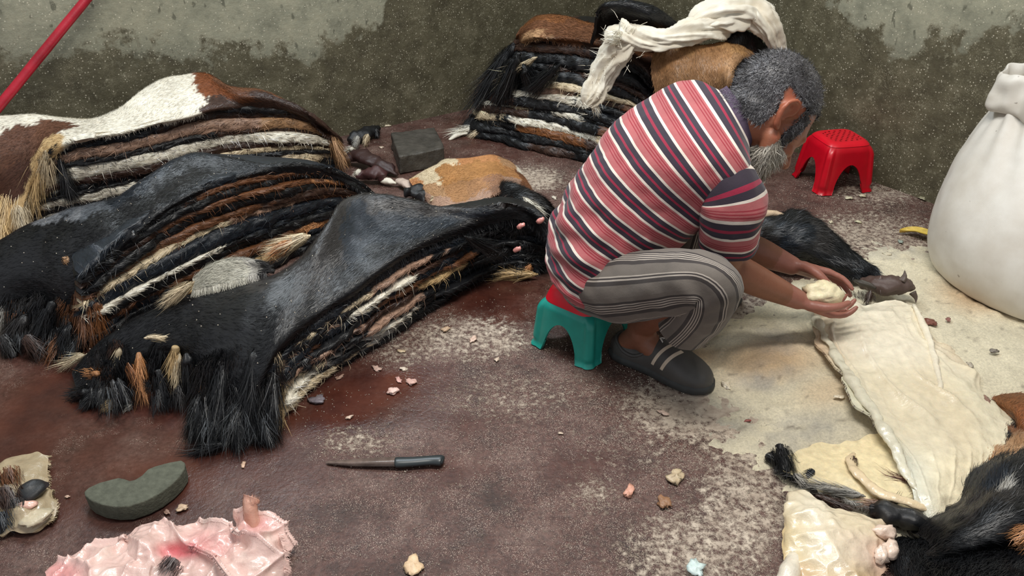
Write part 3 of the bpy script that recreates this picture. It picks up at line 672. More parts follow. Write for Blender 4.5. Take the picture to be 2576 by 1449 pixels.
# top of the corner pile: brown hide
c4 = [[(1312, 70, .45), (1300, 88, .43), (1296, 108, .38), (1294, 130, .33)], [(1350, 38, .50), (1342, 65, .475), (1335, 92, .45), (1334, 102, .43)], [(1420, 40, .51), (1420, 66, .49), (1418, 94, .463), (1418, 106, .44)],
      [(1490, 58, .50), (1492, 80, .485), (1494, 106, .46), (1495, 118, .44)], [(1560, 72, .49), (1562, 96, .475), (1564, 126, .45), (1565, 140, .43)], [(1625, 82, .48), (1628, 110, .46), (1628, 168, .40), (1628, 190, .37)], [(1690, 90, .47), (1690, 130, .43), (1680, 220, .31), (1676, 250, .27)]]
n4c = [['rust'] * 7, ['brown'] * 7, ['brown', 'tan', 'brown', 'brown', 'dbrown', 'dbrown', 'dbrown'], ['dbrown', 'tan', 'brown', 'dbrown', 'dbrown', 'black', 'black']]
mb, g, nn, col = draped('', '', '', c4, n4c, nc=120, fur=14000, hair=(.02, .0015), fringe=(500, .02, .0018), rough=.006, mat='fur_dry')
finish(mb, 'goat_hide', 'brown shaggy goat hide on top of the tall corner pile', 'hide', 'hides in the corner pile', [M['fur_dry'], M['hair']])
# black hide humped behind it
c5 = [[(1500, 40, .60), (1500, 60, .55), (1500, 90, .48)], [(1520, 14, .64), (1525, 40, .60), (1525, 85, .49)], [(1570, 4, .65), (1570, 35, .61), (1570, 90, .49)], [(1625, 10, .64), (1625, 45, .60), (1625, 95, .49)], [(1665, 30, .61), (1668, 60, .57), (1670, 100, .49)], [(1700, 55, .56), (1700, 80, .53), (1700, 110, .48)]]
mb, g, nn, col = draped('', '', '', c5, [['black'] * 6] * 3, nc=80, fur=9000, hair=(.02, .0015), fringe=None, back=.16)
finish(mb, 'goat_hide', 'black hide humped up behind the tall corner pile', 'hide', 'hides in the corner pile')
# tan hide hanging down the right side of the corner pile
c6 = [[(1655, 105, .49), (1640, 150, .44), (1640, 200, .37), (1655, 270, .26), (1665, 350, .13), (1668, 405, .02)], [(1710, 112, .49), (1700, 160, .44), (1700, 210, .37), (1705, 280, .26), (1710, 360, .13), (1712, 415, .02)], [(1770, 114, .49), (1760, 160, .44), (1755, 210, .37), (1755, 280, .26), (1755, 360, .13), (1757, 412, .02)],
      [(1830, 108, .49), (1812, 155, .45), (1805, 205, .38), (1800, 270, .27), (1795, 350, .13), (1797, 405, .02)], [(1880, 118, .47), (1842, 160, .45), (1828, 210, .39), (1820, 270, .29), (1815, 350, .15), (1817, 408, .02)], [(1915, 150, .42), (1868, 160, .44), (1840, 200, .41), (1832, 260, .31), (1826, 340, .17), (1828, 405, .02)]]
n6c = [[(176, 136, 92)] * 5 + ['tan'], [(158, 118, 80)] * 4 + ['tan', 'black'], [(160, 122, 86)] * 4 + [(150, 116, 84)] * 2, [(150, 116, 84)] * 6, [(140, 108, 78)] * 6, [(120, 90, 66)] * 6]
mb, g, nn, col = draped('', '', '', c6, n6c, nr=80, nc=90, fur=16000, hair=(.018, .0014), along=(.15, 1), fringe=(400, .02, .0016), mat='fur_dry', rough=.008)
finish(mb, 'goat_hide', 'fawn goat hide hanging down the side of the corner pile', 'hide', 'hides in the corner pile', [M['fur_dry'], M['hair']])
# black shaggy hide at the right end of the corner pile
c7 = [[(1830, 100, .50), (1825, 150, .42), (1822, 210, .33), (1820, 300, .18), (1822, 395, .015)], [(1870, 78, .53), (1862, 140, .44), (1858, 210, .33), (1850, 310, .16), (1850, 395, .015)], [(1910, 92, .50), (1905, 150, .41), (1895, 220, .30), (1885, 320, .13), (1884, 385, .015)], [(1945, 130, .42), (1940, 180, .34), (1930, 240, .25), (1915, 330, .1), (1912, 375, .015)]]
mb, g, nn, col = draped('', '', '', c7, [['black'] * 4] * 5, nc=70, fur=8000, hair=(.026, .0017), along=(.2, 1), rough=.014, back=.14)
finish(mb, 'goat_hide', 'shaggy black hide at the end of the corner pile behind the squatting person', 'hide', 'hides in the corner pile')
# flap of black hair and white leg ends on the left side of the corner pile
T = thing('long haired black hide with white leg ends hanging down the corner pile', W(1300, 350, 0), group='hides in the corner pile')
for (a, b_, cc, r, n) in [((1280, 130, .36), (1175, 300, .06), 'black', .05, 600), ((1300, 150, .36), (1240, 280, .12), 'black', .05, 500), ((1340, 150, .37), (1250, 200, .25), 'cream', .014, 120), ((1230, 190, .25), (1190, 250, .14), 'pinkb', .014, 120),
                         ((1320, 170, .34), (1350, 230, .23), 'black', .045, 400), ((1240, 260, .14), (1205, 300, .06), 'white', .02, 200), ((1195, 320, .03), (1125, 338, .004), 'white', .022, 240), ((1205, 290, .07), (1160, 330, .01), 'black', .03, 300), ((1215, 320, .04), (1180, 345, .005), 'cream', .014, 140), ((1400, 170, .36), (1320, 240, .22), 'black', .035, 400)]:
    m2 = MB(); tuft(m2, W(*a), W(*b_), r, pc(cc), n, w=.0018); m2.build('hair_tuft', [M['fur_wet'], M['hair']], T)

# small low pile of tan hides between the big piles
c8 = [[(1030, 452, .05), (1035, 462, .045), (1045, 475, .04), (1060, 500, .02)], [(1075, 425, .07), (1085, 450, .07), (1095, 480, .07), (1100, 520, .05)], [(1120, 402, .09), (1130, 440, .09), (1140, 480, .085), (1150, 525, .07)], [(1180, 398, .10), (1190, 430, .105), (1200, 470, .10), (1215, 500, .085)],
      [(1235, 390, .10), (1245, 425, .105), (1255, 455, .10), (1265, 480, .08)], [(1275, 405, .08), (1285, 435, .085), (1290, 455, .08), (1300, 478, .06)], [(1305, 425, .05), (1325, 455, .05), (1335, 470, .045), (1345, 490, .03)]]
n8c = [['straw', 'cream', 'cream', 'orange', 'orange', 'tan', 'white'], ['orange', 'cream', (170, 122, 74), (172, 124, 76), (172, 124, 76), (168, 120, 76), 'brown'], ['brown', 'tan', (166, 122, 82), (160, 118, 82), (146, 108, 82), 'pinkb', 'brown'], ['dbrown', 'pinkb', 'pinkb', 'pinkb', (130, 98, 78), 'brown', 'brown']]
mb, g, nn, col = draped('', '', '', c8, n8c, nc=100, fur=12000, hair=(.008, .0010), fringe=(500, .015, .0012), mat='fur_dry', rough=.006)
finish(mb, 'goat_hide', 'fawn and white goat hide crumpled on the floor between the piles', 'hide', None, [M['fur_dry'], M['hair']])
c9 = [[(1235, 490, .06), (1245, 500, .055), (1255, 520, .04)], [(1270, 462, .09), (1285, 485, .085), (1300, 520, .06)], [(1320, 470, .08), (1340, 495, .075), (1360, 525, .05)], [(1370, 505, .05), (1385, 525, .045), (1400, 548, .03)], [(1405, 540, .03), (1410, 550, .028), (1415, 565, .02)]]
mb, g, nn, col = draped('', '', '', c9, [['black'] * 5, ['char', 'black', 'char', 'char', 'black'], ['black'] * 5], nr=40, nc=60, fur=6000, hair=(.026, .0013), rough=.014, lift=.5, fringe=(400, .03, .0014))
tuft(mb, W(1320, 500, .08), W(1375, 540, .05), .012, pc('white'), 120, w=.0013); tuft(mb, W(1205, 520, .085), W(1280, 500, .085), .010, pc((226, 190, 178)), 60, w=.001)
finish(mb, 'goat_hide', 'shaggy black scrap of hide with a white streak behind the near pile', 'hide')
# ------------------------------------------------------------------ salt bed
def build_salt():
    x = np.linspace(.2, 2.2, 230); y = np.linspace(.7, 2.75, 236)
    X, Y = np.meshgrid(x, y); g = np.stack([X, Y, np.zeros_like(X)], -1)
    px = floor_px(g)
    m = blobs(px, [(2330, 960, 470, 300, 1.25), (1980, 890, 240, 110, 1.), (2060, 1060, 260, 140, .8), (2200, 1180, 260, 130, .85), (2280, 700, 260, 90, .8), (1850, 930, 110, 70, .6), (2450, 760, 240, 160, .9), (2400, 1350, 260, 100, .6)])
    wd = ((g - CORNER) * np.array([-math.cos(AL), -math.sin(AL), 0])).sum(-1)
    z = .030 * m - .013 + .010 * fbm(g * 6, 3) * m + .005 * fbm(g * 26, 3) + .0026 * vnoise(g * 120)
    z = np.where(wd < .02, -.02, z)
    g[..., 2] = z
    R, C = X.shape
    i, j = np.meshgrid(np.arange(R - 1), np.arange(C - 1), indexing='ij')
    f = np.stack([i * C + j, i * C + j + 1, (i + 1) * C + j + 1, (i + 1) * C + j], -1).reshape(-1, 4)
    keep = (z.ravel()[f].max(1) > -.002) & (wd.ravel()[f].min(1) > .02)
    ora = blobs(px, [(1930, 920, 130, 50, .8), (2480, 740, 120, 60, .9), (2080, 1000, 80, 40, .4), (1760, 900, 60, 30, .6)]); gry = blobs(px, [(1930, 960, 90, 30, .7), (1950, 870, 60, 60, .5), (2000, 1090, 150, 50, .6), (2250, 620, 120, 40, .5), (1800, 1060, 160, 60, .5)])
    c0 = lin((240, 229, 200)); c = np.broadcast_to(c0, g.shape).copy()
    c = c * (1 - ora[..., None]) + lin((214, 176, 132)) * ora[..., None]
    gg = np.clip(gry * (1 + fbm(g * 25)), 0, 1)[..., None] * .6; c = c * (1 - gg) + lin((160, 158, 156)) * gg
    c *= (1 + .10 * fbm(g * 11))[..., None]
    dirt = np.clip((fbm(g * np.array([44, 60, 1])) - .8) * 3, 0, 1)[..., None] * .55
    c = c * (1 - dirt) + lin((96, 80, 68)) * dirt
    mb = MB(); mb.add(g, f[keep], g[..., :2], np.clip(c, 0, 1).reshape(-1, 3))
    mt, nt, b = new_mat('crushed_salt')
    at = N_(nt, 'ShaderNodeAttribute', attribute_name='Col'); tc = N_(nt, 'ShaderNodeTexCoord'); v = tc.outputs['Object']
    r = ramp(nt, noise_(nt, v, 160, 5, .75), [(.3, .72), (.7, 1.16)]).outputs[0]
    L_(nt, mix_(nt, 1.0, at.outputs['Color'], r, 'MULTIPLY'), b.inputs['Base Color'])
    b.inputs['Roughness'].default_value = .55; b.inputs['Subsurface Weight'].default_value = .1; b.inputs['Subsurface Radius'].default_value = (.01, .009, .007)
    bump_(nt, b, noise_(nt, v, 190, 5, .8), .8, .005)
    tag(mb.build('salt_bed', mt), 'spread bed of crushed salt on the floor under the skins', 'salt', None, 'stuff')
build_salt()
def blob_mesh(mb, p, s, col, flat=.5, seed=0, nf=40, amp=.35, n=10, yaw=None):
    """lumpy closed pebble / flake"""
    th = np.linspace(0, math.pi, n); ph = np.linspace(0, 2 * math.pi, n * 2, endpoint=False)
    T, Ph = np.meshgrid(th, ph, indexing='ij')
    d = np.stack([np.sin(T) * np.cos(Ph), np.sin(T) * np.sin(Ph), np.cos(T)], -1)
    r = 1 + amp * fbm(d * 1.7 + seed * 3.1, 3)
    yaw = RNG.uniform(0, 6.3) if yaw is None else yaw
    q = d * r[..., None] * np.asarray(s) * np.array([1, 1, flat])
    ca, sa = math.cos(yaw), math.sin(yaw)
    q = np.stack([q[..., 0] * ca - q[..., 1] * sa, q[..., 0] * sa + q[..., 1] * ca, q[..., 2]], -1)
    g = q + np.asarray(p) + np.array([0, 0, -q[..., 2].min() - .0005])
    mb.grid(g, None, col, 0, wrap=True, flip=True)
def sheet(ctrl, nr, nc, col, thick=.006, rough=.006, nf=14, seed=0, mat='flesh', fold=None, colnoise=.12, tint=None, edge=.03):
    """piece of raw skin from pixel control rows; optional fold displacement function of (r, c)"""
    A = np.array([[W(*p) for p in r] for r in ctrl])
    g, nn = patch(A, nr, nc, thick, rough, nf, seed=seed)
    if True:                                  # uneven cut edges
        r, c = np.meshgrid(np.linspace(-1, 1, nr), np.linspace(-1, 1, nc), indexing='ij')
        ed = np.clip(np.maximum(np.abs(r), np.abs(c)) * 2.2 - 1.2, 0, 1)[..., None]
        cen = g.mean((0, 1)); od = g - cen; od[..., 2] = 0
        g = g + nrm(od) * ed * (fbm(g * 13 + 9 + seed)[..., None] * edge)
    if fold is not None:
        r, c = np.meshgrid(np.linspace(0, 1, nr), np.linspace(0, 1, nc), indexing='ij')
        g = g + nn * fold(r, c, g)[..., None]
    g[..., 2] = np.maximum(g[..., 2], thick + .001)
    nn = gnormals(g); nn = nn if nn[..., 2].mean() > 0 else -nn
    cc = np.broadcast_to(pc(col), g.shape) * (1 + colnoise * fbm(g * 16 + seed))[..., None] if isinstance(col, (tuple, str)) else col_grid(col, nr, nc, g, .3, smooth=True)
    if tint is not None: cc = tint(g, cc)
    mb = MB(); hide_sheet(mb, g, nn, np.clip(cc, 0, 1), thick)
    return mb, g, nn, cc
def wr(g, f, a): return (np.abs(vnoise(g * f + 3)) * -1 + .5) * a

# ------------------------------------------------------------------ skin being salted, flesh side up
sk = [[(2056, 772, .03), (2120, 760, .04), (2180, 768, .045), (2240, 764, .05), (2290, 768, .05), (2306, 782, .04)],
      [(2048, 830, .03), (2110, 826, .045), (2180, 828, .055), (2250, 826, .06), (2310, 830, .05), (2342, 850, .03)],
      [(2076, 890, .045), (2125, 888, .04), (2205, 890, .05), (2290, 890, .055), (2360, 890, .045), (2412, 900, .03)],
      [(2124, 962, .055), (2172, 956, .04), (2256, 960, .045), (2340, 960, .045), (2420, 960, .04), (2480, 980, .025)],
      [(2180, 1040, .06), (2226, 1032, .04), (2312, 1030, .04), (2400, 1030, .04), (2480, 1030, .035), (2556, 1050, .02)],
      [(2232, 1110, .06), (2276, 1102, .042), (2352, 1100, .04), (2430, 1100, .04), (2496, 1105, .032), (2550, 1108, .02)],
      [(2268, 1180, .052), (2310, 1172, .045), (2366, 1170, .045), (2420, 1175, .04), (2474, 1180, .03), (2510, 1182, .02)],
      [(2296, 1240, .04), (2328, 1236, .05), (2368, 1240, .045), (2408, 1245, .035), (2444, 1240, .028), (2474, 1230, .02)],
      [(2322, 1290, .02), (2346, 1297, .03), (2374, 1300, .03), (2400, 1292, .028), (2424, 1278, .02), (2444, 1262, .016)]]
def skfold(r, c, g):
    u = (c - .08) * 7 + 1.2 * np.sin(r * 4) + 2.2 * vnoise(g * 5)
    ra = 1 - np.abs(np.sin(u * 1.7)); ra2 = 1 - np.abs(np.sin(u * 3.9 + 2 * vnoise(g * 9)))
    return .016 * ra ** 5 * np.exp(-((r - .3) / .45) ** 2) * (.4 + vnoise(g * 6) * .6) + .007 * ra2 ** 4 * (.4 + vnoise(g * 8) * .6) + wr(g, 11, .010) + wr(g, 30, .005)
skc = [[(214, 190, 160), (230, 219, 196), (232, 222, 200), (230, 219, 196), (228, 216, 190), (214, 196, 166)]] * 3 + [[(216, 212, 188), (228, 217, 190), (230, 218, 190), (226, 212, 182), (230, 220, 192), (226, 214, 186)]] * 3 + [[(206, 204, 186), (222, 216, 194), (230, 218, 188), (230, 216, 184), (226, 212, 180), (218, 202, 170)]] * 3
T = thing('wet cream goat skin lying flesh side up on the salt', W(2300, 1000, .01), 'goat_skin', 'skin')
mb, g, nn, cc = sheet(sk, 140, 100, skc, .006, .004, 10, 3, fold=skfold)
fl = nrm(g[:, 0] - g[:, 3]); edge_fringe(mb, g[30:, 0], fl[30:], pc('dbrown'), 160, .012, .001, mi=1)
fr = nrm(g[:, -1] - g[:, -4]); edge_fringe(mb, g[55:, -1], fr[55:], pc('black'), 700, .022, .0012, mi=1, grav=.2)
mb.build('skin_sheet', [M['flesh'], M['hair']], T); SKIN = g
m2 = MB(); tube(m2, [W(2300, 770, .06), W(2330, 835, .055), W(2350, 905, .05), W(2362, 960, .045), W(2366, 1010, .04)], [.006, .010, .009, .007, .004], 40, 10, pc((232, 222, 200)), 0, True, .003, 60); m2.build('skin_fold', M['flesh'], T)
m2 = MB(); tube(m2, [W(2052, 800, .035), W(2090, 870, .055), W(2140, 950, .065), W(2200, 1040, .068), W(2246, 1115, .062), W(2285, 1195, .05), W(2330, 1260, .045)], [.006, .012, .013, .014, .013, .012, .005], 120, 16, pc((218, 212, 190)), 0, True, .009, 26, flat=.6); m2.build('skin_fold', M['flesh'], T)
m2 = MB(); tube(m2, [W(2146, 1140, .03), W(2140, 1165, .035), W(2165, 1200, .04), W(2215, 1240, .045), W(2280, 1262, .045), W(2340, 1280, .035)], [.006, .010, .011, .012, .012, .008], 80, 16, pc((222, 200, 164)), 0, True, .0035, 40, flat=.5)
tuft(m2, W(2146, 1150, .04), W(2150, 1180, .02), .012, pc('dbrown'), 60, core=False); m2.build('leg_flap', [M['flesh'], M['hair']], T)
for (a, b_, r, cc_, n) in [((2160, 1245, .03), (2010, 1215, .012), .012, 'grey', 220), ((2240, 1270, .03), (2150, 1265, .012), .012, 'pinkb', 220), ((2300, 1215, .035), (2210, 1190, .03), .010, (120, 84, 70), 60), ((2060, 1250, .02), (2150, 1290, .01), .012, 'dbrown', 160), ((2230, 1280, .02), (2270, 1245, .03), .008, 'black', 80)]:
    m2 = MB(); tuft(m2, W(*a), W(*b_), r, pc(cc_), n, w=.0012, bend=(0, 0, 0)); m2.build('hair_tuft', [M['fur_dry'], M['hair']], T)
# muzzle and ears still on the skin
m2 = MB()
tube(m2, [W(2170, 712, .05), W(2205, 715, .065), W(2240, 716, .075), W(2275, 716, .07), W(2296, 722, .06)], [.02, .032, .034, .028, .012], 34, 16, pc((84, 66, 60)), 0, True, .007, 40, flat=.8)
tuft(m2, W(2190, 735, .06), W(2180, 765, .035), .014, pc('dbrown'), 120, w=.0012); tuft(m2, W(2215, 700, .09), W(2215, 735, .06), .014, pc((84, 66, 60)), 120, w=.0012)
m2.build('muzzle', [M['fur_wet'], M['hair']], T)
for a, b_ in (((2268, 708, .09), (2276, 680, .12)), ((2296, 735, .055), (2304, 762, .03))):
    m2 = MB(); tube(m2, [W(*a), (W(*a) + W(*b_)) / 2 + (.004, 0, 0), W(*b_)], [.011, .006, .0008], 10, 8, pc((92, 78, 70)), 0, True, .001, 60); m2.build('ear_tip', M['fur_wet'], T)
m2 = MB(); tube(m2, [W(2148, 705, .07), W(2165, 710, .075), W(2185, 716, .075), W(2204, 724, .07)], [.004, .008, .008, .005], 16, 8, pc((66, 60, 52)), 0, True, .002, 60); m2.build('hair_strip', M['fur_wet'], T)
for k in range(7):
    x = 2138 + k * 10; m2 = MB(); tuft(m2, W(x, 728 + k * 2, .06), W(x + 6, 750 + k, .045), .005, pc((70, 60, 50)), 22, w=.0012, core=False); m2.build('hair_tuft', [M['fur_wet'], M['hair']], T)

# black hide bundled next to it
cb = [[(1870, 585, .10), (1872, 610, .09), (1880, 640, .05), (1885, 660, .02)], [(1910, 552, .15), (1915, 590, .135), (1925, 640, .08), (1930, 665, .03)], [(1955, 545, .165), (1965, 585, .15), (1975, 640, .09), (1980, 668, .03)], [(1995, 532, .17), (2010, 570, .16), (2020, 635, .10), (2025, 672, .03)],
      [(2045, 548, .15), (2058, 585, .14), (2065, 645, .09), (2070, 682, .03)], [(2100, 592, .11), (2108, 620, .10), (2112, 660, .07), (2115, 690, .03)], [(2155, 635, .085), (2158, 655, .08), (2160, 680, .06), (2160, 698, .04)], [(2205, 678, .08), (2205, 688, .075), (2203, 700, .065), (2200, 710, .05)]]
mb, g, nn, col = draped('', '', '', cb, [['black'] * 8, ['navy', 'char', 'navy', 'navy', 'char', 'black', 'black', 'black'], ['black'] * 8, ['black'] * 8], nc=110, fur=14000, hair=(.03, .0012), rough=.012, nf=16, lift=.12, fringe=(700, .025, .0012))
finish(mb, 'goat_hide', 'wet black hide bundled up on the salt in front of the squatting person', 'hide')
m2 = MB(); tube(m2, [W(1885, 556, .15), W(1915, 540, .165), W(1945, 538, .165), W(1975, 542, .16)], [.006, .014, .012, .003], 24, 10, pc((204, 180, 152)), 0, True, .003, 60)
tag(m2.build('skin_strip', M['flesh']), 'pale strip of skin lying over the wet black bundle', 'skin')

# ------------------------------------------------------------------ lower right: salted skin, cream skin, black hides
s2 = [[(1985, 1150, .018), (2070, 1118, .022), (2160, 1095, .028), (2240, 1085, .03)], [(1988, 1185, .018), (2070, 1160, .024), (2160, 1145, .028), (2250, 1150, .03)], [(2010, 1212, .016), (2090, 1215, .022), (2170, 1220, .028), (2270, 1215, .03)], [(2050, 1240, .012), (2120, 1258, .018), (2200, 1275, .022), (2300, 1280, .02)]]
mb, g, nn, cc = sheet(s2, 60, 70, (226, 210, 170), .006, .006, 14, 5, mat='scrap')
edge_fringe(mb, g[-1], nrm(g[-1] - g[-4]), pc('grey'), 600, .025, .0012, mi=1, grav=.1)
edge_fringe(mb, g[:, 0], nrm(g[:, 0] - g[:, 4]), pc('black'), 300, .03, .0014, mi=1, grav=.2)
tag(mb.build('goat_skin', [M['scrap'], M['hair']]), 'salt crusted skin lying flat left of the wet cream skin', 'skin')
m2 = MB(); tuft(m2, W(1962, 1130, .02), W(1985, 1210, .008), .03, pc('black'), 420, w=.0014, bend=(0, 0, 0)); tuft(m2, W(1930, 1145, .014), W(1955, 1165, .01), .018, pc('black'), 200, w=.0014, bend=(0, 0, 0)); tuft(m2, W(2045, 1185, .02), W(2020, 1205, .012), .012, pc('navy'), 120, w=.0013, bend=(0, 0, 0)); tuft(m2, W(2000, 1195, .016), W(2030, 1225, .01), .014, pc('grey'), 160, w=.0013, bend=(0, 0, 0))
tag(m2.build('fur_scrap', [M['fur_wet'], M['hair']]), 'small black tuft of fur at the edge of the salt', 'scrap')
s3 = [[(1985, 1228, .02), (2003, 1216, .035), (2045, 1236, .045), (2110, 1284, .045), (2190, 1312, .035), (2238, 1322, .018)], [(1958, 1275, .02), (1990, 1270, .055), (2050, 1290, .07), (2120, 1315, .07), (2190, 1335, .055), (2240, 1350, .02)],
      [(1958, 1325, .02), (1995, 1325, .055), (2060, 1340, .075), (2125, 1352, .075), (2190, 1365, .06), (2246, 1385, .02)], [(1975, 1385, .02), (2010, 1390, .05), (2065, 1398, .07), (2125, 1400, .07), (2180, 1410, .055), (2228, 1420, .02)], [(2002, 1440, .02), (2030, 1445, .04), (2075, 1450, .055), (2120, 1455, .055), (2160, 1460, .045), (2200, 1465, .02)], [(1990, 1520, .02), (2030, 1525, .03), (2075, 1530, .04), (2120, 1530, .04), (2150, 1530, .03), (2190, 1530, .015)]]
s3 = [[(x, y, z * .62 + .004) for (x, y, z) in r] for r in s3]
s3c = [[(222, 204, 172), (224, 210, 182), (226, 214, 190), (224, 208, 178), (222, 204, 174), (212, 186, 156)]] * 2 + [[(214, 188, 140), (222, 204, 168), (226, 212, 186), (222, 204, 178), (214, 190, 168), (216, 180, 160)]] * 2 + [[(210, 182, 140), (204, 176, 138), (214, 192, 156), (206, 184, 150), (196, 170, 130), (200, 170, 140)]] * 2
mb, g, nn, cc = sheet(s3, 110, 90, s3c, .006, .006, 14, 8, fold=lambda r, c, g: .024 * (1 - np.abs(np.sin(g @ np.array([16., 9., 0]) + 2.6 * vnoise(g * 6)))) ** 3 * (.5 + .5 * vnoise(g * 7)) + wr(g, 20, .012) + wr(g, 45, .005))
edge_fringe(mb, g[:, -1], nrm(g[:, -1] - g[:, -4]), pc('pinkb'), 200, .012, .0012, mi=1, grav=.2)
T = thing('glossy cream skin crumpled on the wet floor beside the black hides', W(2100, 1380, 0), 'goat_skin', 'skin')
mb.build('skin_sheet', [M['flesh'], M['hair']], T)
for (x, y, z, s_) in [(2225, 1345, .03, .022), (2240, 1385, .03, .02), (2215, 1400, .03, .02)]:
    m2 = MB(); blob_mesh(m2, W(x, y, z) - (0, 0, .01), (s_, s_ * .7, s_ * .8), pc((232, 208, 190)), .8, x); m2.build('fat_lump', M['flesh'], T)
m2 = MB(); tube(m2, [W(2000, 1400, .02), W(1985, 1440, .025), W(1965, 1500, .02)], [.012, .02, .022], 20, 10, pc((226, 216, 198)), 0, True, .004, 40); m2.build('skin_fold', M['flesh'], T)
# black rolled leg between them
m2 = MB(); tube(m2, [W(2190, 1285, .02), W(2225, 1288, .03), W(2270, 1300, .032), W(2320, 1322, .028), W(2352, 1345, .015)], [.012, .022, .024, .02, .006], 40, 14, pc('black'), 0, True, .006, 40)
tuft(m2, W(2240, 1290, .035), W(2180, 1285, .01), .018, pc('dbrown'), 160, w=.0012, bend=(0, 0, 0)); tuft(m2, W(2310, 1315, .03), W(2370, 1330, .01), .02, pc('black'), 200, w=.0013, bend=(0, 0, 0))
tag(m2.build('fur_scrap', [M['fur_wet'], M['hair']]), 'glossy black rolled leg of hide between the skins', 'scrap')
ch = [[(2330, 1360, .05), (2325, 1385, .06), (2320, 1410, .05), (2310, 1430, .02)], [(2380, 1325, .09), (2385, 1350, .10), (2390, 1385, .09), (2390, 1410, .06)], [(2450, 1290, .11), (2460, 1325, .12), (2465, 1365, .11), (2470, 1395, .08)], [(2520, 1250, .12), (2530, 1300, .13), (2540, 1345, .12), (2545, 1380, .09)], [(2600, 1220, .12), (2605, 1270, .13), (2610, 1320, .12), (2615, 1365, .09)], [(2680, 1200, .10), (2685, 1250, .11), (2690, 1300, .10), (2700, 1350, .07)]]
mb, g, nn, col = draped('', '', '', ch, [['char', 'black', 'char', 'char', 'black', 'black']] + [['black'] * 6] * 3, nc=100, fur=12000, hair=(.03, .0011), rough=.010, nf=14, along=(1, 0), lift=.12)
finish(mb, 'goat_hide', 'wet black hide folded against the lower end of the cream skin', 'hide', 'black hides in the corner heap')
ci = [[(2280, 1470, .02), (2285, 1500, .03), (2290, 1530, .03), (2290, 1580, .02)], [(2315, 1400, .05), (2325, 1440, .075), (2335, 1490, .08), (2340, 1560, .06)], [(2390, 1385, .07), (2400, 1425, .10), (2410, 1480, .11), (2415, 1560, .09)], [(2470, 1390, .08), (2475, 1425, .11), (2480, 1480, .125), (2485, 1560, .10)], [(2545, 1385, .09), (2550, 1420, .115), (2555, 1480, .13), (2560, 1560, .11)], [(2640, 1360, .10), (2645, 1400, .12), (2650, 1460, .13), (2655, 1540, .11)]]
mb, g, nn, col = draped('', '', '', ci, [['black'] * 6] * 4, nc=100, fur=14000, hair=(.04, .0011), rough=.012, nf=13, along=(-.6, 1), lift=.14)
finish(mb, 'goat_hide', 'long haired black hide heaped in the lowest part of the heap', 'hide', 'black hides in the corner heap')
cj = [[(2380, 1300, .05), (2390, 1320, .05), (2400, 1335, .04)], [(2440, 1265, .08), (2450, 1290, .085), (2460, 1315, .07)], [(2500, 1215, .10), (2510, 1250, .11), (2520, 1285, .10)], [(2560, 1160, .11), (2570, 1210, .12), (2580, 1260, .11)], [(2650, 1120, .10), (2660, 1170, .11), (2670, 1230, .10)]]
mb, g, nn, col = draped('', '', '', cj, [['black', 'black', 'navy', 'black', 'black'], ['pinkb', 'black', 'grey', 'black', 'black'], ['black'] * 5], nr=40, nc=80, fur=7000, hair=(.03, .0012), rough=.010, lift=.12)
finish(mb, 'goat_hide', 'black hide with grey streaks tucked behind the folded black hides', 'hide', 'black hides in the corner heap')
ck = [[(2480, 1200, .03), (2475, 1225, .03), (2480, 1245, .02)], [(2510, 1160, .05), (2515, 1190, .055), (2520, 1220, .04)], [(2545, 1120, .06), (2552, 1155, .065), (2560, 1190, .05)], [(2590, 1090, .06), (2600, 1130, .065), (2610, 1170, .05)]]
mb, g, nn, col = draped('', '', '', ck, [['rust', 'tan', 'tan', 'brown'], ['straw', 'cream', 'tan', 'straw'], ['brown', 'orange', 'straw', 'orange']], nr=40, nc=60, fur=2500, hair=(.012, .0012), rough=.012, nf=20, smoothcol=True)
tag(mb.build('goat_hide', [M['flesh'], M['hair']]), 'crumpled tan strip of hide beside the tip of the cream skin', 'hide')
cl = [[(2555, 1060, .03), (2556, 1085, .03), (2560, 1110, .02)], [(2545, 1025, .04), (2570, 1060, .05), (2580, 1100, .04)], [(2600, 1005, .05), (2620, 1045, .06), (2630, 1090, .05)], [(2680, 1000, .05), (2690, 1040, .06), (2700, 1080, .05)]]
mb, g, nn, col = draped('', '', '', cl, [['rust'] * 4, [(138, 84, 48)] * 4, ['brown'] * 4], nr=36, nc=50, fur=3000, hair=(.012, .0011), mat='fur_dry')
finish(mb, 'goat_hide', 'rust brown hide edge right of the wet cream skin', 'hide', None, [M['fur_dry'], M['hair']])
cm = [[(2520, 1110, .02), (2520, 1130, .022), (2510, 1160, .02), (2500, 1190, .012)], [(2545, 1080, .03), (2550, 1105, .032), (2540, 1140, .03), (2520, 1175, .02)], [(2570, 1075, .03), (2572, 1100, .03), (2562, 1135, .03), (2545, 1165, .02)]]
mb, g, nn, col = draped('', '', '', cm, [['black'] * 3] * 4, nr=36, nc=30, fur=2500, hair=(.02, .0012))
finish(mb, 'fur_scrap', 'black furry rim poking out from under the cream skin', 'scrap')
m2 = MB(); tuft(m2, W(2600, 1350, .13), W(2545, 1375, .11), .035, pc('orange'), 300, w=.0012, bend=(0, 0, 0)); tag(m2.build('fur_scrap', [M['fur_dry'], M['hair']]), 'orange brown tuft lying on the heaped black hides', 'scrap')

